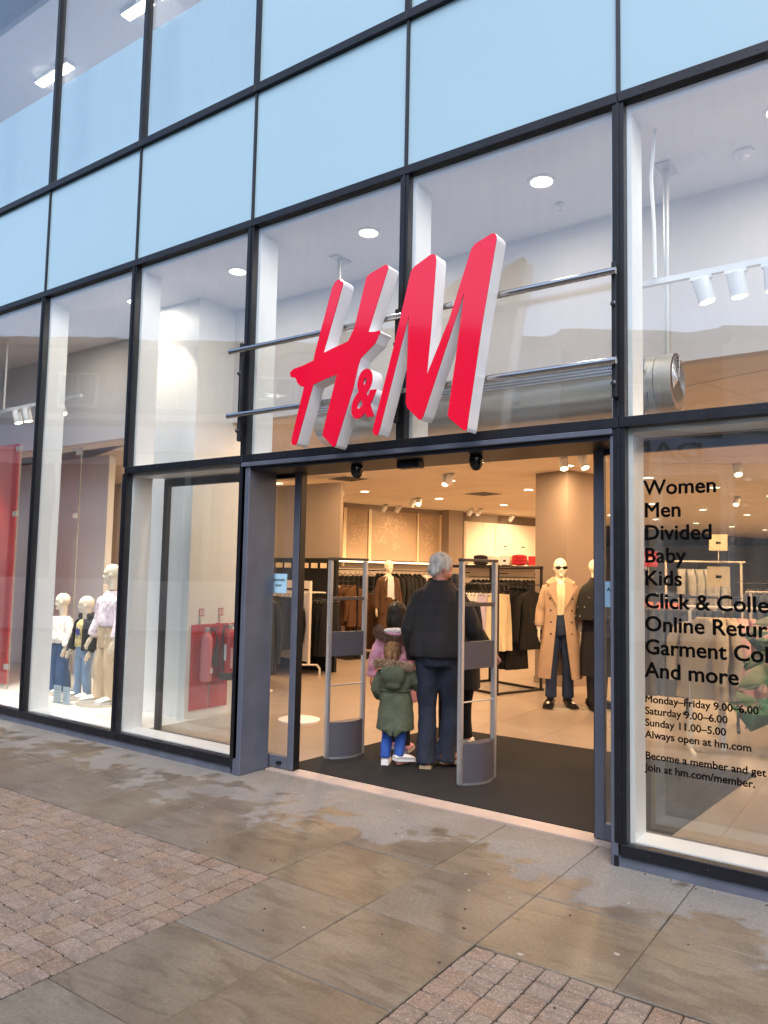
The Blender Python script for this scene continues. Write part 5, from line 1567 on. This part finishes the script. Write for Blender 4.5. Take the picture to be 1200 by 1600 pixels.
hr = link('hair', hm, 'hair_white', man); strands(hm, 2600, .032, .0016, 'hair_white', hr, 2, Vector((.2, -.6, -.8)), .30)
trousers(legs, Hm, lm, (.060, .053, .044, .043, .048), 'dark_jeans', man, 'jeans', wr=[(.012, 7, .6), (.007, 22, .35), (.004, 40, .5)])
for G in legs: shoe(G, Hm, 'brown_leather', man, k=1.06)
def cloth_loft(lst, n, amp, name, mt, parent, p=.95, seed=0.):
    """closed skirted garment with a crisp turned hem and soft vertical folds growing towards it"""
    b = B(); out = []
    z0, z1 = lst[0][0], lst[-1][0]
    zs = [z0+(z1-z0)*k/44 for k in range(45)]
    def at(z):
        for q, w_ in zip(lst, lst[1:]):
            if q[0] <= z <= w_[0]+1e-9:
                f = (z-q[0])/(w_[0]-q[0]); f = f*f*(3-2*f)*.5+f*.5
                return [q[i]+(w_[i]-q[i])*f for i in (1, 2, 3)]
        return lst[-1][1:4]
    for z in zs:
        rx, ry, oy = at(z); r = []
        g_ = 1-(z-z0)/(z1-z0)
        for k in range(n):
            t_ = 2*math.pi*k/n; c, s_ = math.cos(t_), math.sin(t_)
            d = amp*(.35+g_)*(noise.noise((c*2.2+seed, s_*2.2, z*1.6))+.6*noise.noise((c*5+seed, s_*5, z*2.5+c))+.35*noise.noise((c*9, s_*9+seed, z*7)))
            r.append(Vector((( rx+d)*math.copysign(abs(c)**p, c), oy+(ry+d)*math.copysign(abs(s_)**p, s_), z)))
        out.append(r)
    inner = [[Vector((v.x*.95, v.y*.95, v.z+dz)) for v in out[0]] for dz in (.0, .05)]
    b.loft([inner[1], inner[0]]+out)
    return b.build(name, mt, parent, smooth='all', world=False)
jk = cloth_loft([(.885, .240, .172, .0), (.93, .247, .176, .0), (1.0, .243, .174, .0), (1.12, .228, .166, .015), (1.25, .206, .154, .035), (1.34, .186, .142, .05), (1.41, .160, .124, .06), (1.46, .128, .108, .07), (1.49, .10, .096, .078), (1.505, .09, .09, .08)], 72, .011, 'jacket', 'waxed_jacket', man)
for A in arms:
    s_, e_, w_ = [Vector(q) for q in A['p']]
    w2 = e_.lerp(w_, .97)
    b = B().tube([s_+Vector((-A['side']*.045, 0, .035)), s_+Vector((-A['side']*.005, 0, .0)), s_.lerp(e_, .5), e_, e_.lerp(w2, .5), w2], [.055, .078, .080, .074, .068, .060], 16)
    link('sleeve', blob(b, 'sleeve', .009, 3, [(.012, 9, .55), (.006, 24, .6)]), 'waxed_jacket', jk)
    dd = (w_-e_).normalized()
    B().tube([w2-dd*.035, w2+dd*.004], .0625, 18).build('cuff', 'waxed_jacket', jk, True, world=False)
B().tube([(.2415*math.cos(q)*1.002, .1735*math.sin(q)*1.002, .925) for q in [2*math.pi*k/40 for k in range(41)]], .003, 5).build('hem_seam', 'waxed_jacket', jk, True, world=False)
cl = B()
rr = []
for z, k in ((1.455, 1.16), (1.518, 1.0)):
    rr.append([Vector((.102*k*math.sin(a), .082+.098*k*math.cos(a), z+.012*math.cos(a))) for a in [2*math.pi*j/20 for j in range(20)]])
r2 = [[Vector((v.x*.9, .082+(v.y-.082)*.9, v.z)) for v in r] for r in rr]
cl.loft([rr[0], rr[1], r2[1], r2[0]], cap=False).build('collar', 'waxed_jacket', jk, True, world=False)
def strip_on(me, pts, wdt, th, name, mt, parent):
    return B().tube(pts, wdt, 6).build(name, mt, parent, True, world=False)
def seat_y(z):   # rear face of the jacket
    return {1.36: -.108, 1.25: -.134, 1.08: -.158, .94: -.176}[z]
B().tube([(-.15, -.055, 1.325), (-.09, -.085, 1.315), (0, -.098, 1.31), (.09, -.085, 1.315), (.15, -.055, 1.325)], .0045, 6).build('yoke_seam', 'waxed_jacket', jk, True, world=False)
B().tube([(-.001, -.096, 1.31), (0, -.128, 1.2), (0, -.154, 1.08), (0, -.178, .935)], .0035, 6).build('back_seam', 'waxed_jacket', jk, True, world=False)

# --- companion just ahead of him, long black coat
hc = 1.56
co = root('person', 'person in long black coat and white shoes just ahead of the grey haired person', 'person', (-2.16, 1.93, .009), R(27))
lmc = dict(sh=1.27, wa=.96, hp=.81, shw=.165, g=1.0)
ac_ = [dict(p=[(-.17, .0, 1.25), (-.20, .03, 1.0), (-.16, .16, .84)], side=-1, curl=.6), dict(p=[(.17, .0, 1.25), (.20, .05, 1.0), (.14, .18, .88)], side=1, curl=.6)]
lc = [dict(p=[(-.08, 0, .81), (-.09, .02, .42), (-.085, -.05, .08)], toe=(-.1, 1, 0)), dict(p=[(.08, 0, .81), (.10, .05, .42), (.115, .06, .08)], toe=(.1, 1, 0))]
b = B(); P, Rm = person_body(b, hc, .215, lmc, ac_, lc, 0, R(-18), fore=(-.02, .05)); link('body', blob(b, 'body', .009, 3), 'skin', co)
face(P, Rm, .215, co)
b = B(); b.ell(P(0, -.08, .13), (.38*.215, .44*.215, .41*.215), 16, 10, Rm); b.ell(P(0, -.25, -.14), (.33*.215, .26*.215, .36*.215), 14, 9, Rm)
link('hair', blob(b, 'hair', .01, 2, [(.008, 30, .5)]), 'hair_dark', co)
trousers(lc, hc, lmc, (.06, .052, .04, .036, .036), 'cloth_black', co)
for G in lc: shoe(G, hc, 'white_shoe', co, sole='white_shoe')
b = B(); rings(b, [(.52, .235, .19), (.75, .225, .18), (.96, .195, .15), (1.12, .20, .145), (1.23, .19, .125), (1.29, .13, .09, .03), (1.32, .08, .08, .04)])
for A in ac_:
    s_, e_, w_ = [Vector(q) for q in A['p']]
    b.tube([s_+Vector((-A['side']*.04, 0, 0)), s_, e_, e_.lerp(w_, .95)], [.066, .07, .06, .052], 12)
link('coat', blob(b, 'coat', .012, 3, [(.012, 7, .5)]), 'cloth_black', co)

# --- small girl in the green parka, her right... raised hand held by the man
hg_ = .985
gi = root('person', 'small child in green fur hooded parka, blue jeans and white shoes holding a hand', 'person', (-2.2, 1.03, .009), R(27))
lmg = dict(sh=.735, wa=.56, hp=.44, shw=.115, g=1.15)
ag = [dict(p=[(-.125, .0, .72), (-.165, .01, .60), (-.14, .08, .50)], side=-1, curl=.7), dict(p=[(.125, .0, .72), (.168, .035, .63), (.130, .135, .755)], side=1, d=(.05, .25, 1), palm=Vector((-1, -.3, 0)), curl=.7, cover=.86)]
lg = [dict(p=[(-.058, 0, .44), (-.068, .02, .24), (-.076, -.005, .055)], toe=(-.05, 1, 0), hemz=-.004), dict(p=[(.045, 0, .44), (.045, .0, .24), (.045, -.035, .075)], toe=(.75, .65, 0), hemz=-.004, z0=.02, tilt=.12)]
b = B(); P, Rm = person_body(b, hg_, .195, lmg, ag, lg, R(-6), R(-10), fore=(-.035, .01), hand_s=.52); link('body', blob(b, 'body', .0065, 3), 'skin', gi)
face(P, Rm, .195, gi)
s = .195
b = B(); b.ell(P(0, -.07, .12), (.37*s, .45*s, .41*s), 16, 10, Rm); b.ell(P(0, -.28, -.10), (.30*s, .24*s, .34*s), 12, 8, Rm); b.ell(P(.0, -.45, .02), (.10*s, .12*s, .12*s), 10, 7, Rm); b.tube([P(0, -.50, .0), P(0, -.58, -.2), P(0, -.52, -.42)], [.10*s, .115*s, .05*s], 8)
hm = blob(b, 'hair', .006, 2, [(.006, 45, .3), (.003, 110, .2)]); hr = link('hair', hm, 'hair_fair', gi); strands(hm, 1600, .035, .0014, 'hair_fair', hr, 3, Vector((0, -.8, -.5)), .22)
trousers(lg, hg_, lmg, (.062, .058, .047, .044, .043), 'blue_jeans', gi, 'jeans', vox=.008, wr=[(.006, 12, .6), (.004, 40, .4)])
for G in lg: shoe(G, hg_, 'white_shoe', gi, sole='white_shoe', k=1.25)
b = B(); rings(b, [(.285, .155, .120, -.01), (.36, .153, .120, -.005), (.50, .137, .110), (.585, .124, .100), (.605, .122, .098), (.63, .133, .106), (.70, .140, .105), (.745, .118, .09), (.775, .07, .07)], p=.85)
b.tube([(-.05, -.118, .31), (-.012, -.128, .245)], [.03, .012], 8); b.tube([(.05, -.118, .31), (.012, -.128, .245)], [.03, .012], 8)
for A in ag:
    s_, e_, w_ = [Vector(q) for q in A['p']]; w2 = e_.lerp(w_, .82)
    b.tube([s_+Vector((-A['side']*.03, 0, 0)), s_, s_.lerp(e_, .6), e_, e_.lerp(w2, .5), w2], [.048, .052, .05, .047, .044, .038], 12)
pk = link('parka', blob(b, 'parka', .008, 3, [(.009, 12, .8), (.004, 34, .7)]), 'parka_green', gi)
b = B().tube([(.126*math.sin(a)*1.03, .10*math.cos(a)*1.06-.002, .603) for a in [2*math.pi*k/28 for k in range(29)]], .008, 6)
b.build('waist_cord', 'parka_green', pk, True, world=False)
b = B()
b.ell((-.01, -.135, .735), (.105, .052, .10), 16, 10, Matrix.Rotation(.25, 3, 'X')); b.ell((-.01, -.115, .665), (.075, .05, .055), 14, 8)
link('hood', blob(b, 'hood', .008, 3, [(.008, 14, .8)]), 'parka_green', gi)
fur([(-.155, .02, .80), (-.15, -.06, .825), (-.11, -.12, .835), (-.05, -.15, .828), (.02, -.15, .82), (.07, -.12, .81), (.11, -.06, .795), (.115, .02, .775)], .026, 2200, 'fur_beige', gi, ln=.026)

# --- older girl in pink
hp_ = 1.295
pg = root('person', 'child with dark bob in pink fur hooded coat, partly behind the green parka', 'person', (-2.47, 1.47, .009), R(27))
lmp = dict(sh=1.0, wa=.78, hp=.62, shw=.135, g=1.08)
ap = [dict(p=[(-.145, .0, .985), (-.225, .02, .80), (-.255, .06, .62)], side=-1, curl=.7), dict(p=[(.145, .0, .985), (.20, .02, .80), (.21, .08, .64)], side=1, curl=.7)]
lp = [dict(p=[(-.065, 0, .62), (-.068, .04, .33), (-.065, .06, .065)], toe=(-.1, 1, 0)), dict(p=[(.065, 0, .62), (.075, .0, .33), (.085, -.06, .065)], toe=(.1, 1, 0))]
b = B(); P, Rm = person_body(b, hp_, .215, lmp, ap, lp, R(4), R(-6), fore=(-.03, .02), hand_s=.66); link('body', blob(b, 'body', .008, 3), 'skin', pg)
face(P, Rm, .215, pg)
s = .215
b = B(); b.ell(P(0, -.06, .12), (.40*s, .47*s, .42*s), 18, 12, Rm); b.ell(P(0, -.19, -.18), (.41*s, .34*s, .46*s), 16, 10, Rm)
for q in (-1, 1): b.ell(P(q*.33, .02, -.2), (.11*s, .22*s, .40*s), 10, 8, Rm)
hm = blob(b, 'hair', .008, 3, [(.005, 40, .15)]); hr = link('hair', hm, 'hair_dark', pg); strands(hm, 1800, .06, .0016, 'hair_dark', hr, 4, Vector((0, -.15, -1)), .1)
B().ell(P(-.1, -.45, .36), (.035*s, .03*s, .045*s), 8, 6, Rm).build('hair_clip', 'stud', pg, True, world=False)
trousers(lp, hp_, lmp, (.055, .047, .037, .034, .034), 'cloth_navy', pg, vox=.01)
for G in lp: shoe(G, hp_, 'coat_pink', pg, sole='white_shoe', k=1.1)
b = B(); rings(b, [(.43, .175, .135), (.60, .17, .13), (.78, .152, .118), (.90, .16, .12), (.98, .155, .108), (1.02, .11, .085), (1.05, .075, .075, .01)])
for A in ap:
    s_, e_, w_ = [Vector(q) for q in A['p']]; w2 = e_.lerp(w_, .95)
    b.tube([s_+Vector((-A['side']*.03, 0, 0)), s_, s_.lerp(e_, .5), e_, e_.lerp(w2, .5), w2], [.056, .06, .058, .054, .05, .044], 12)
link('coat', blob(b, 'coat', .009, 3, [(.010, 9, 2.2), (.005, 26, 1)]), 'coat_pink', pg)
b = B(); b.ell((-.03, -.115, .985), (.125, .055, .085), 16, 10, Matrix.Rotation(.3, 3, 'X')); link('hood', blob(b, 'hood', .009, 3, [(.006, 14, .8)]), 'coat_pink', pg)
b = B(); b.ell((-.02, -.115, 1.045), (.115, .062, .03), 14, 8, Matrix.Rotation(-.2, 3, 'X')); link('hood_lining', blob(b, 'hood_lining', .008, 3, [(.008, 40, 1)]), 'fur_white', pg)
fur([(-.185, .03, 1.055), (-.19, -.05, 1.05), (-.165, -.125, 1.02), (-.10, -.17, .995), (-.02, -.18, .985), (.06, -.17, .99), (.12, -.12, 1.01), (.145, -.03, 1.03)], .030, 2600, 'fur_brown', pg, ln=.032, seed=4)

# ------------------------------------------------------------------ mannequins
def mbase(r, x=0, y=0, rr=.17):
    B().lathe([(rr, 0), (rr, .008), (rr-.006, .012)], (x, y, 0), 36).build('glass_base', 'base_glass', r, smooth=30, world=False)
def mann(h, hd, lm, arms, legs, r, yaw=0, mt='mannequin', hs=None, z0=.014, vox=.0085, pitch=0):
    b = B()
    up_ = Vector((0, 0, z0))
    P, Rm = person_body(b, h, hd, lm, arms, legs, yaw, pitch, hand_s=hs)
    o = link('body', blob(b, 'body', vox, 3), mt, r)
    return P, Rm
def lift(L, z):
    for q in L: q['p'] = [tuple(Vector(p)+Vector((0, 0, z))) for p in q['p']]
    return L
# trench coat
h = 1.79
tm = root('mannequin', 'bald mannequin in beige trench coat, sunglasses and jeans beside the column', 'mannequin', (-2.25, 4.63, 0), R(180+29))
lmt = dict(sh=1.46, wa=1.12, hp=.95, shw=.175, g=.92)
at = [dict(p=[(-.160, 0, 1.405), (-.225, -.01, 1.15), (-.245, .03, .92)], side=-1, d=(-.02, .1, -1), curl=.35, cover=.86), dict(p=[(.160, 0, 1.405), (.235, -.01, 1.15), (.255, .04, .92)], side=1, d=(.02, .1, -1), curl=.35, cover=.86)]
lt_ = [dict(p=[(-.085, 0, .95), (-.095, .02, .52), (-.10, .0, .13)], toe=(-.25, 1, 0), z0=.013), dict(p=[(.085, 0, .95), (.10, .02, .52), (.115, .04, .13)], toe=(.3, 1, 0), z0=.013)]
P, Rm = mann(h, .235, lmt, at, lt_, tm, R(4))
mbase(tm, 0, .04, .20)
s = .235
b = B()
for q in (-1, 1): b.ell(P(q*.165, .365, .0), (.155*s, .03*s, .095*s), 14, 8, Rm)
b.ell(P(0, .39, .02), (.06*s, .02*s, .03*s), 8, 6, Rm)
for q in (-1, 1): b.tube([P(q*.30, .33, .03), P(q*.355, .1, .02), P(q*.36, -.08, .0)], .012*s, 6)
b.build('sunglasses', 'black_gloss', tm, True, world=False)
trousers(lt_, h, lmt, (.055, .050, .040, .038, .040), 'mid_jeans', tm, 'jeans', vox=.011, wr=[(.006, 9, .5)])
for G in lt_: shoe(G, h, 'black_leather', tm, 'boot', 'black_leather', heel=.05)
b = B()
for G in lt_:
    a_ = Vector(G['p'][2]); b.tube([a_+Vector((0, 0, -.055)), a_+Vector((0, 0, .03))], [.045, .04], 12)
b.build('boot_shaft', 'black_leather', tm, True, world=False)
b = B(); rings(b, [(1.05, .148, .105), (1.2, .150, .108), (1.35, .165, .112), (1.44, .14, .095), (1.50, .065, .065), (1.54, .058, .06)]); sh_ = link('shirt', blob(b, 'shirt', .009, 3, [(.004, 18, .5)]), 'shirt_cream', tm)
for q in (-1, 1): B().add([(0, .075, 1.49), (q*.03, .105, 1.455), (q*.075, .06, 1.50), (q*.06, .02, 1.56), (0, .068, 1.485), (q*.03, .098, 1.45), (q*.075, .053, 1.495), (q*.06, .013, 1.555)], [(0, 1, 2, 3), (7, 6, 5, 4), (0, 4, 5, 1), (1, 5, 6, 2), (2, 6, 7, 3), (3, 7, 4, 0)]).build('shirt_collar', 'shirt_cream', sh_, world=False)
B().tube([(0, .118, 1.44), (0, .122, 1.3), (0, .118, 1.1)], .003, 5).build('shirt_placket', 'shirt_cream', sh_, world=False)
def tg(z):
    if z > 1.16: f = (z-1.16)/.33; return (.22+.42*f, .10+.52*f)
    f = (1.16-z)/.75; return (.20+.25*f, .10+.30*f)
ct = coat_shell([(1.505, .095, .085), (1.475, .155, .11), (1.44, .192, .122), (1.35, .205, .140), (1.2, .195, .142), (1.12, .190, .14), (.95, .210, .158), (.75, .228, .172), (.55, .248, .185), (.35, .262, .195)], tg, tm, 'trench', 'trench_coat', fold=.03)
for A in at:
    s_, e_, w_ = [Vector(q) for q in A['p']]; w2 = e_.lerp(w_, .82)
    b = B().tube([s_+Vector((-A['side']*.03, 0, .01)), s_+Vector((A['side']*.0, 0, 0)), s_.lerp(e_, .5), e_, e_.lerp(w2, .5), w2], [.068, .074, .066, .058, .056, .058], 14)
    link('sleeve', blob(b, 'sleeve', .009, 2, [(.006, 14, .7)]), 'trench', ct)
    c_ = e_.lerp(w_, .62); dd = (w_-e_).normalized()
    B().tube([c_-dd*.014, c_+dd*.014], .0605, 16).build('cuff_strap', 'trench', ct, True, world=False)
    B().box(c_.x+A['side']*.055, c_.x+A['side']*.07, c_.y-.012, c_.y+.012, c_.z-.016, c_.z+.016).build('cuff_buckle', 'button_dark', ct, world=False)
for q in (-1, 1):
    xs = 1.0 if q > 0 else 1.0
    pts = [(q*.055, .098, 1.505), (q*.125, .128, 1.485), (q*.165, .135, 1.40), (q*.12, .155, 1.33), (q*.03, .160, 1.16), (q*.045, .152, 1.20)]
    b = B().add([Vector(p) for p in pts]+[Vector(p)+Vector((0, -.012, 0)) for p in pts], [(0, 1, 2, 3, 4, 5), (11, 10, 9, 8, 7, 6)]+[(i, 6+i, 6+(i+1) % 6, (i+1) % 6) for i in range(6)])
    b.build('lapel', 'trench', ct, world=False)
    pts = [(q*.035, .075, 1.50), (q*.15, .115, 1.475), (q*.175, .04, 1.50), (q*.085, -.02, 1.56), (q*.07, .03, 1.56)]
    b = B().add([Vector(p) for p in pts]+[Vector(p)+Vector((0, 0, -.014)) for p in pts], [(0, 1, 2, 3, 4), (9, 8, 7, 6, 5)]+[(i, 5+i, 5+(i+1) % 5, (i+1) % 5) for i in range(5)])
    b.build('collar', 'trench', ct, world=False)
    for z, x in ((1.30, .135), (1.16, .125), (1.02, .125), (.88, .125)):
        yy = {1.30: .119, 1.16: .118, 1.02: .131, .88: .145}[z]
        B().ell((q*x, yy, z), (.011, .008, .011), 10, 6).build('button', 'button_dark', ct, True, world=False)
# black cape and skirt
h = 1.79
bm2 = root('mannequin', 'bald mannequin in black studded cape and long black skirt by the right door leaf', 'mannequin', (-1.86, 4.80, 0), R(180+62))
P, Rm = mann(h, .235, lmt, [dict(p=[(-.15, 0, 1.40), (-.17, .0, 1.24), (-.09, .10, 1.15)], side=-1, d=(.5, .5, .3), curl=.8), dict(p=[(.15, 0, 1.40), (.17, .0, 1.24), (.09, .10, 1.15)], side=1, d=(-.5, .5, .3), curl=.8)], lt_, bm2, R(25))
mbase(bm2, 0, .04, .20)
for G in lt_: shoe(G, h, 'black_leather', bm2, 'boot', 'black_leather', heel=.05)
b = B()
for G in lt_:
    p_, k_, a_ = [Vector(q) for q in G['p']]; b.tube([a_+Vector((0, 0, -.055)), a_.lerp(k_, .5), k_], [.045, .056, .062], 12)
b.build('boot_shaft', 'black_leather', bm2, True, world=False)
b = B()
n = 40
def wav(z, rx, ry, f): return [Vector((rx*math.cos(a)*(1+f*math.sin(9*a)), ry*math.sin(a)*(1+f*math.sin(9*a)), z)) for a in [2*math.pi*k/n for k in range(n)]]
b.loft([wav(.40, .225, .21, .07), wav(.6, .20, .18, .05), wav(.9, .185, .15, .02), wav(1.0, .175, .135, 0), wav(1.14, .14, .105, 0), wav(1.2, .135, .10, 0)]); b.build('skirt', 'cloth_black', bm2, True, world=False)
b = B(); b.loft([wav(1.06, .275, .22, .02), wav(1.18, .26, .20, .015), wav(1.32, .245, .175, .01), wav(1.40, .225, .15, .005), wav(1.455, .185, .125, 0), wav(1.50, .12, .09, 0), wav(1.56, .065, .068, 0)]); cp = b.build('cape', 'cloth_black', bm2, True, world=False)
b = B()
for k in range(26):
    a = 2*math.pi*k/26+.1; z = 1.10+.11*(k % 3); f = 1-(z-1.06)*.45
    b.ell((.277*f*math.cos(a), .222*f*math.sin(a), z), (.009, .009, .009), 8, 5)
b.build('pearl_stud', 'stud', cp, True, world=False)['kind'] = 'stuff'
# brown suit
sm = root('mannequin', 'mannequin in brown suit and pale shirt standing before the black clothes wall', 'mannequin', (-6.66, 7.30, 0), R(180+62))
P, Rm = mann(1.80, .235, lmt, at, lt_, sm, R(0))
mbase(sm, 0, .04, .22)
trousers(lt_, 1.80, lmt, (.06, .056, .05, .052, .056), 'suit_brown', sm, vox=.013)
for G in lt_: shoe(G, 1.8, 'black_leather', sm, 'shoe', 'black_leather')
b = B(); rings(b, [(1.05, .15, .105), (1.2, .152, .11), (1.35, .168, .115), (1.44, .14, .095), (1.50, .065, .065)]); link('shirt', blob(b, 'shirt', .01, 3, [(.008, 14, .6)]), 'shirt_pale', sm)
0 and B().add([(0, .108, 1.34), (-.05, .06, 1.52), (.05, .06, 1.52), (0, .116, 1.30), (0, .10, 1.34), (-.05, .05, 1.52), (.05, .05, 1.52)], [(0, 2, 1), (4, 5, 6)]).build('open_neck', 'mannequin', sm, world=False)
js = coat_shell([(1.505, .09, .085), (1.475, .155, .11), (1.44, .195, .125), (1.35, .208, .145), (1.2, .198, .145), (1.12, .195, .145), (.95, .215, .16), (.84, .222, .165)], lambda z: (.55+.15*(z-.84), .55+.15*(z-.84)), sm, 'suit_brown', 'suit_jacket', fold=.02)
for A in at:
    s_, e_, w_ = [Vector(q) for q in A['p']]; w2 = e_.lerp(w_, .98)
    b = B().tube([s_+Vector((-A['side']*.03, 0, .01)), s_, s_.lerp(e_, .5), e_, e_.lerp(w2, .5), w2], [.068, .074, .064, .058, .054, .052], 14)
    link('sleeve', blob(b, 'sleeve', .01, 2, [(.005, 12, .7)]), 'suit_brown', js)
for q in (-1, 1):
    pts = [(q*.06, .10, 1.50), (q*.12, .125, 1.42), (q*.15, .135, 1.33), (q*.10, .150, 1.08), (q*.085, .14, 1.12)]
    B().add([Vector(p) for p in pts]+[Vector(p)+Vector((0, -.012, 0)) for p in pts], [(0, 1, 2, 3, 4), (9, 8, 7, 6, 5)]+[(i, 5+i, 5+(i+1) % 5, (i+1) % 5) for i in range(5)]).build('lapel', 'suit_brown', js, world=False)

# children in the display window
def kid(loc, rz, h, hd, label, jeans, rr, top, topm, shoes='white_shoe', toe=((-.2, 1), (.2, 1)), armsw=1.0, yaw=0, jacket=None, vox=.008):
    k = root('child_mannequin', label, 'mannequin', loc, rz, 'child mannequins in the display window')
    f = h
    lmk = dict(sh=.735*f, wa=.56*f, hp=.455*f, shw=.108*f, g=1.02)
    z = .06
    A = [dict(p=[(-.118*f, 0, .715*f), (-.165*f*armsw, .01*f, .58*f), (-.175*f*armsw, .06*f, .455*f)], side=-1, curl=.35, cover=.92), dict(p=[(.118*f, 0, .715*f), (.165*f*armsw, .01*f, .58*f), (.175*f*armsw, .06*f, .455*f)], side=1, curl=.35, cover=.92)]
    G = [dict(p=[(-.055*f, 0, .455*f), (-.065*f, .015*f, .25*f), (-.07*f, 0, .06*f)], toe=(*toe[0], 0), hemz=-.03*f, z0=.01), dict(p=[(.055*f, 0, .455*f), (.065*f, .015*f, .25*f), (.075*f, .03*f, .06*f)], toe=(*toe[1], 0), hemz=-.03*f, z0=.01)]
    P, Rm = mann(h, hd, lmk, A, G, k, yaw, 'mannequin', h*.62, vox=vox)
    B().lathe([(.19*f, 0), (.19*f, .006), (.185*f, .009)], (0, .03*f, 0), 28).build('base_plate', 'base_glass', k, smooth=30, world=False)
    trousers(G, h, lmk, rr, jeans, k, 'trousers', vox=.009, wr=[(.010*f, 8, .6), (.005*f, 22, .4)])
    for g_ in G: shoe(g_, h, shoes, k, sole='white_shoe', k=1.15)
    b = B()
    rings(b, top, p=.85)
    for a in A:
        s_, e_, w_ = [Vector(q) for q in a['p']]; w2 = e_.lerp(w_, .9)
        b.tube([s_+Vector((-a['side']*.03*f, 0, 0)), s_, s_.lerp(e_, .5), e_, e_.lerp(w2, .5), w2], [q*f for q in ((.05, .052, .047, .044, .042, .038) if not jacket else (.045, .045, .04, .036, .034, .03))], 12)
    link('top', blob(b, 'top', .008, 3, [(.007*f, 12, .6), (.003*f, 40, .6)]), topm, k)
    if jacket:
        js = coat_shell([(q[0], q[1]+.014, q[2]+.014) for q in jacket], lambda z: (.62, .62), k, 'cloth_black', 'jacket', fold=.02)
        sleeves(A, h, (.056, .054, .05, .048, .045), 'cloth_black', js)
        B().tube([(-.07*f, .03*f, .80*f), (-.09*f, -.05*f, .80*f), (0, -.10*f, .81*f), (.09*f, -.05*f, .80*f), (.07*f, .03*f, .80*f)], .028*f, 10).build('hood', 'cloth_black', js, True, world=False)
        star = []
        for q in range(10):
            r_ = (.05 if q % 2 == 0 else .024)*f; a = 2*math.pi*q/10+.3
            star.append((.0+r_*math.sin(a), .645*f+r_*math.cos(a)))
        B().prism(star, .083*f, .090*f).build('star_print', 'blue_print', k, world=False)
    return k
RK = R(180+20)
f = 1.14
kid((-6.80, .90, .12), R(178), f, .20, 'child mannequin in loose white top and wide blue jeans, nearest the glass screen', 'wide_jeans', (.066, .064, .064, .066, .07),
    [(.50*f, .14*f, .105*f), (.54*f, .15*f, .11*f), (.64*f, .125*f, .092*f), (.72*f, .118*f, .08*f), (.765*f, .075*f, .06*f)], 'knit_white', yaw=R(-48))
f = 1.125
kid((-6.29, .87, .12), R(176), f, .20, 'child mannequin in black hooded jacket over star print top and pale jeans', 'light_jeans', (.058, .052, .045, .042, .042),
    [(.50*f, .105*f, .085*f), (.6*f, .105*f, .085*f), (.72*f, .11*f, .078*f), (.765*f, .07*f, .058*f)], 'tee_print', yaw=R(-48), jacket=[(.775*f, .07*f, .06*f), (.755*f, .10*f, .075*f), (.73*f, .125*f, .085*f), (.66*f, .13*f, .095*f), (.56*f, .125*f, .095*f), (.47*f, .13*f, .10*f)])
f = 1.485
kid((-5.81, .85, .12), R(172), f, .225, 'tallest child mannequin in lilac knitted jumper and wide beige trousers', 'chino', (.062, .060, .058, .058, .06),
    [(.55*f, .108*f, .08*f), (.58*f, .112*f, .083*f), (.68*f, .11*f, .078*f), (.735*f, .115*f, .07*f), (.785*f, .06*f, .05*f), (.80*f, .05*f, .05*f)], 'lilac_knit', yaw=R(-42))
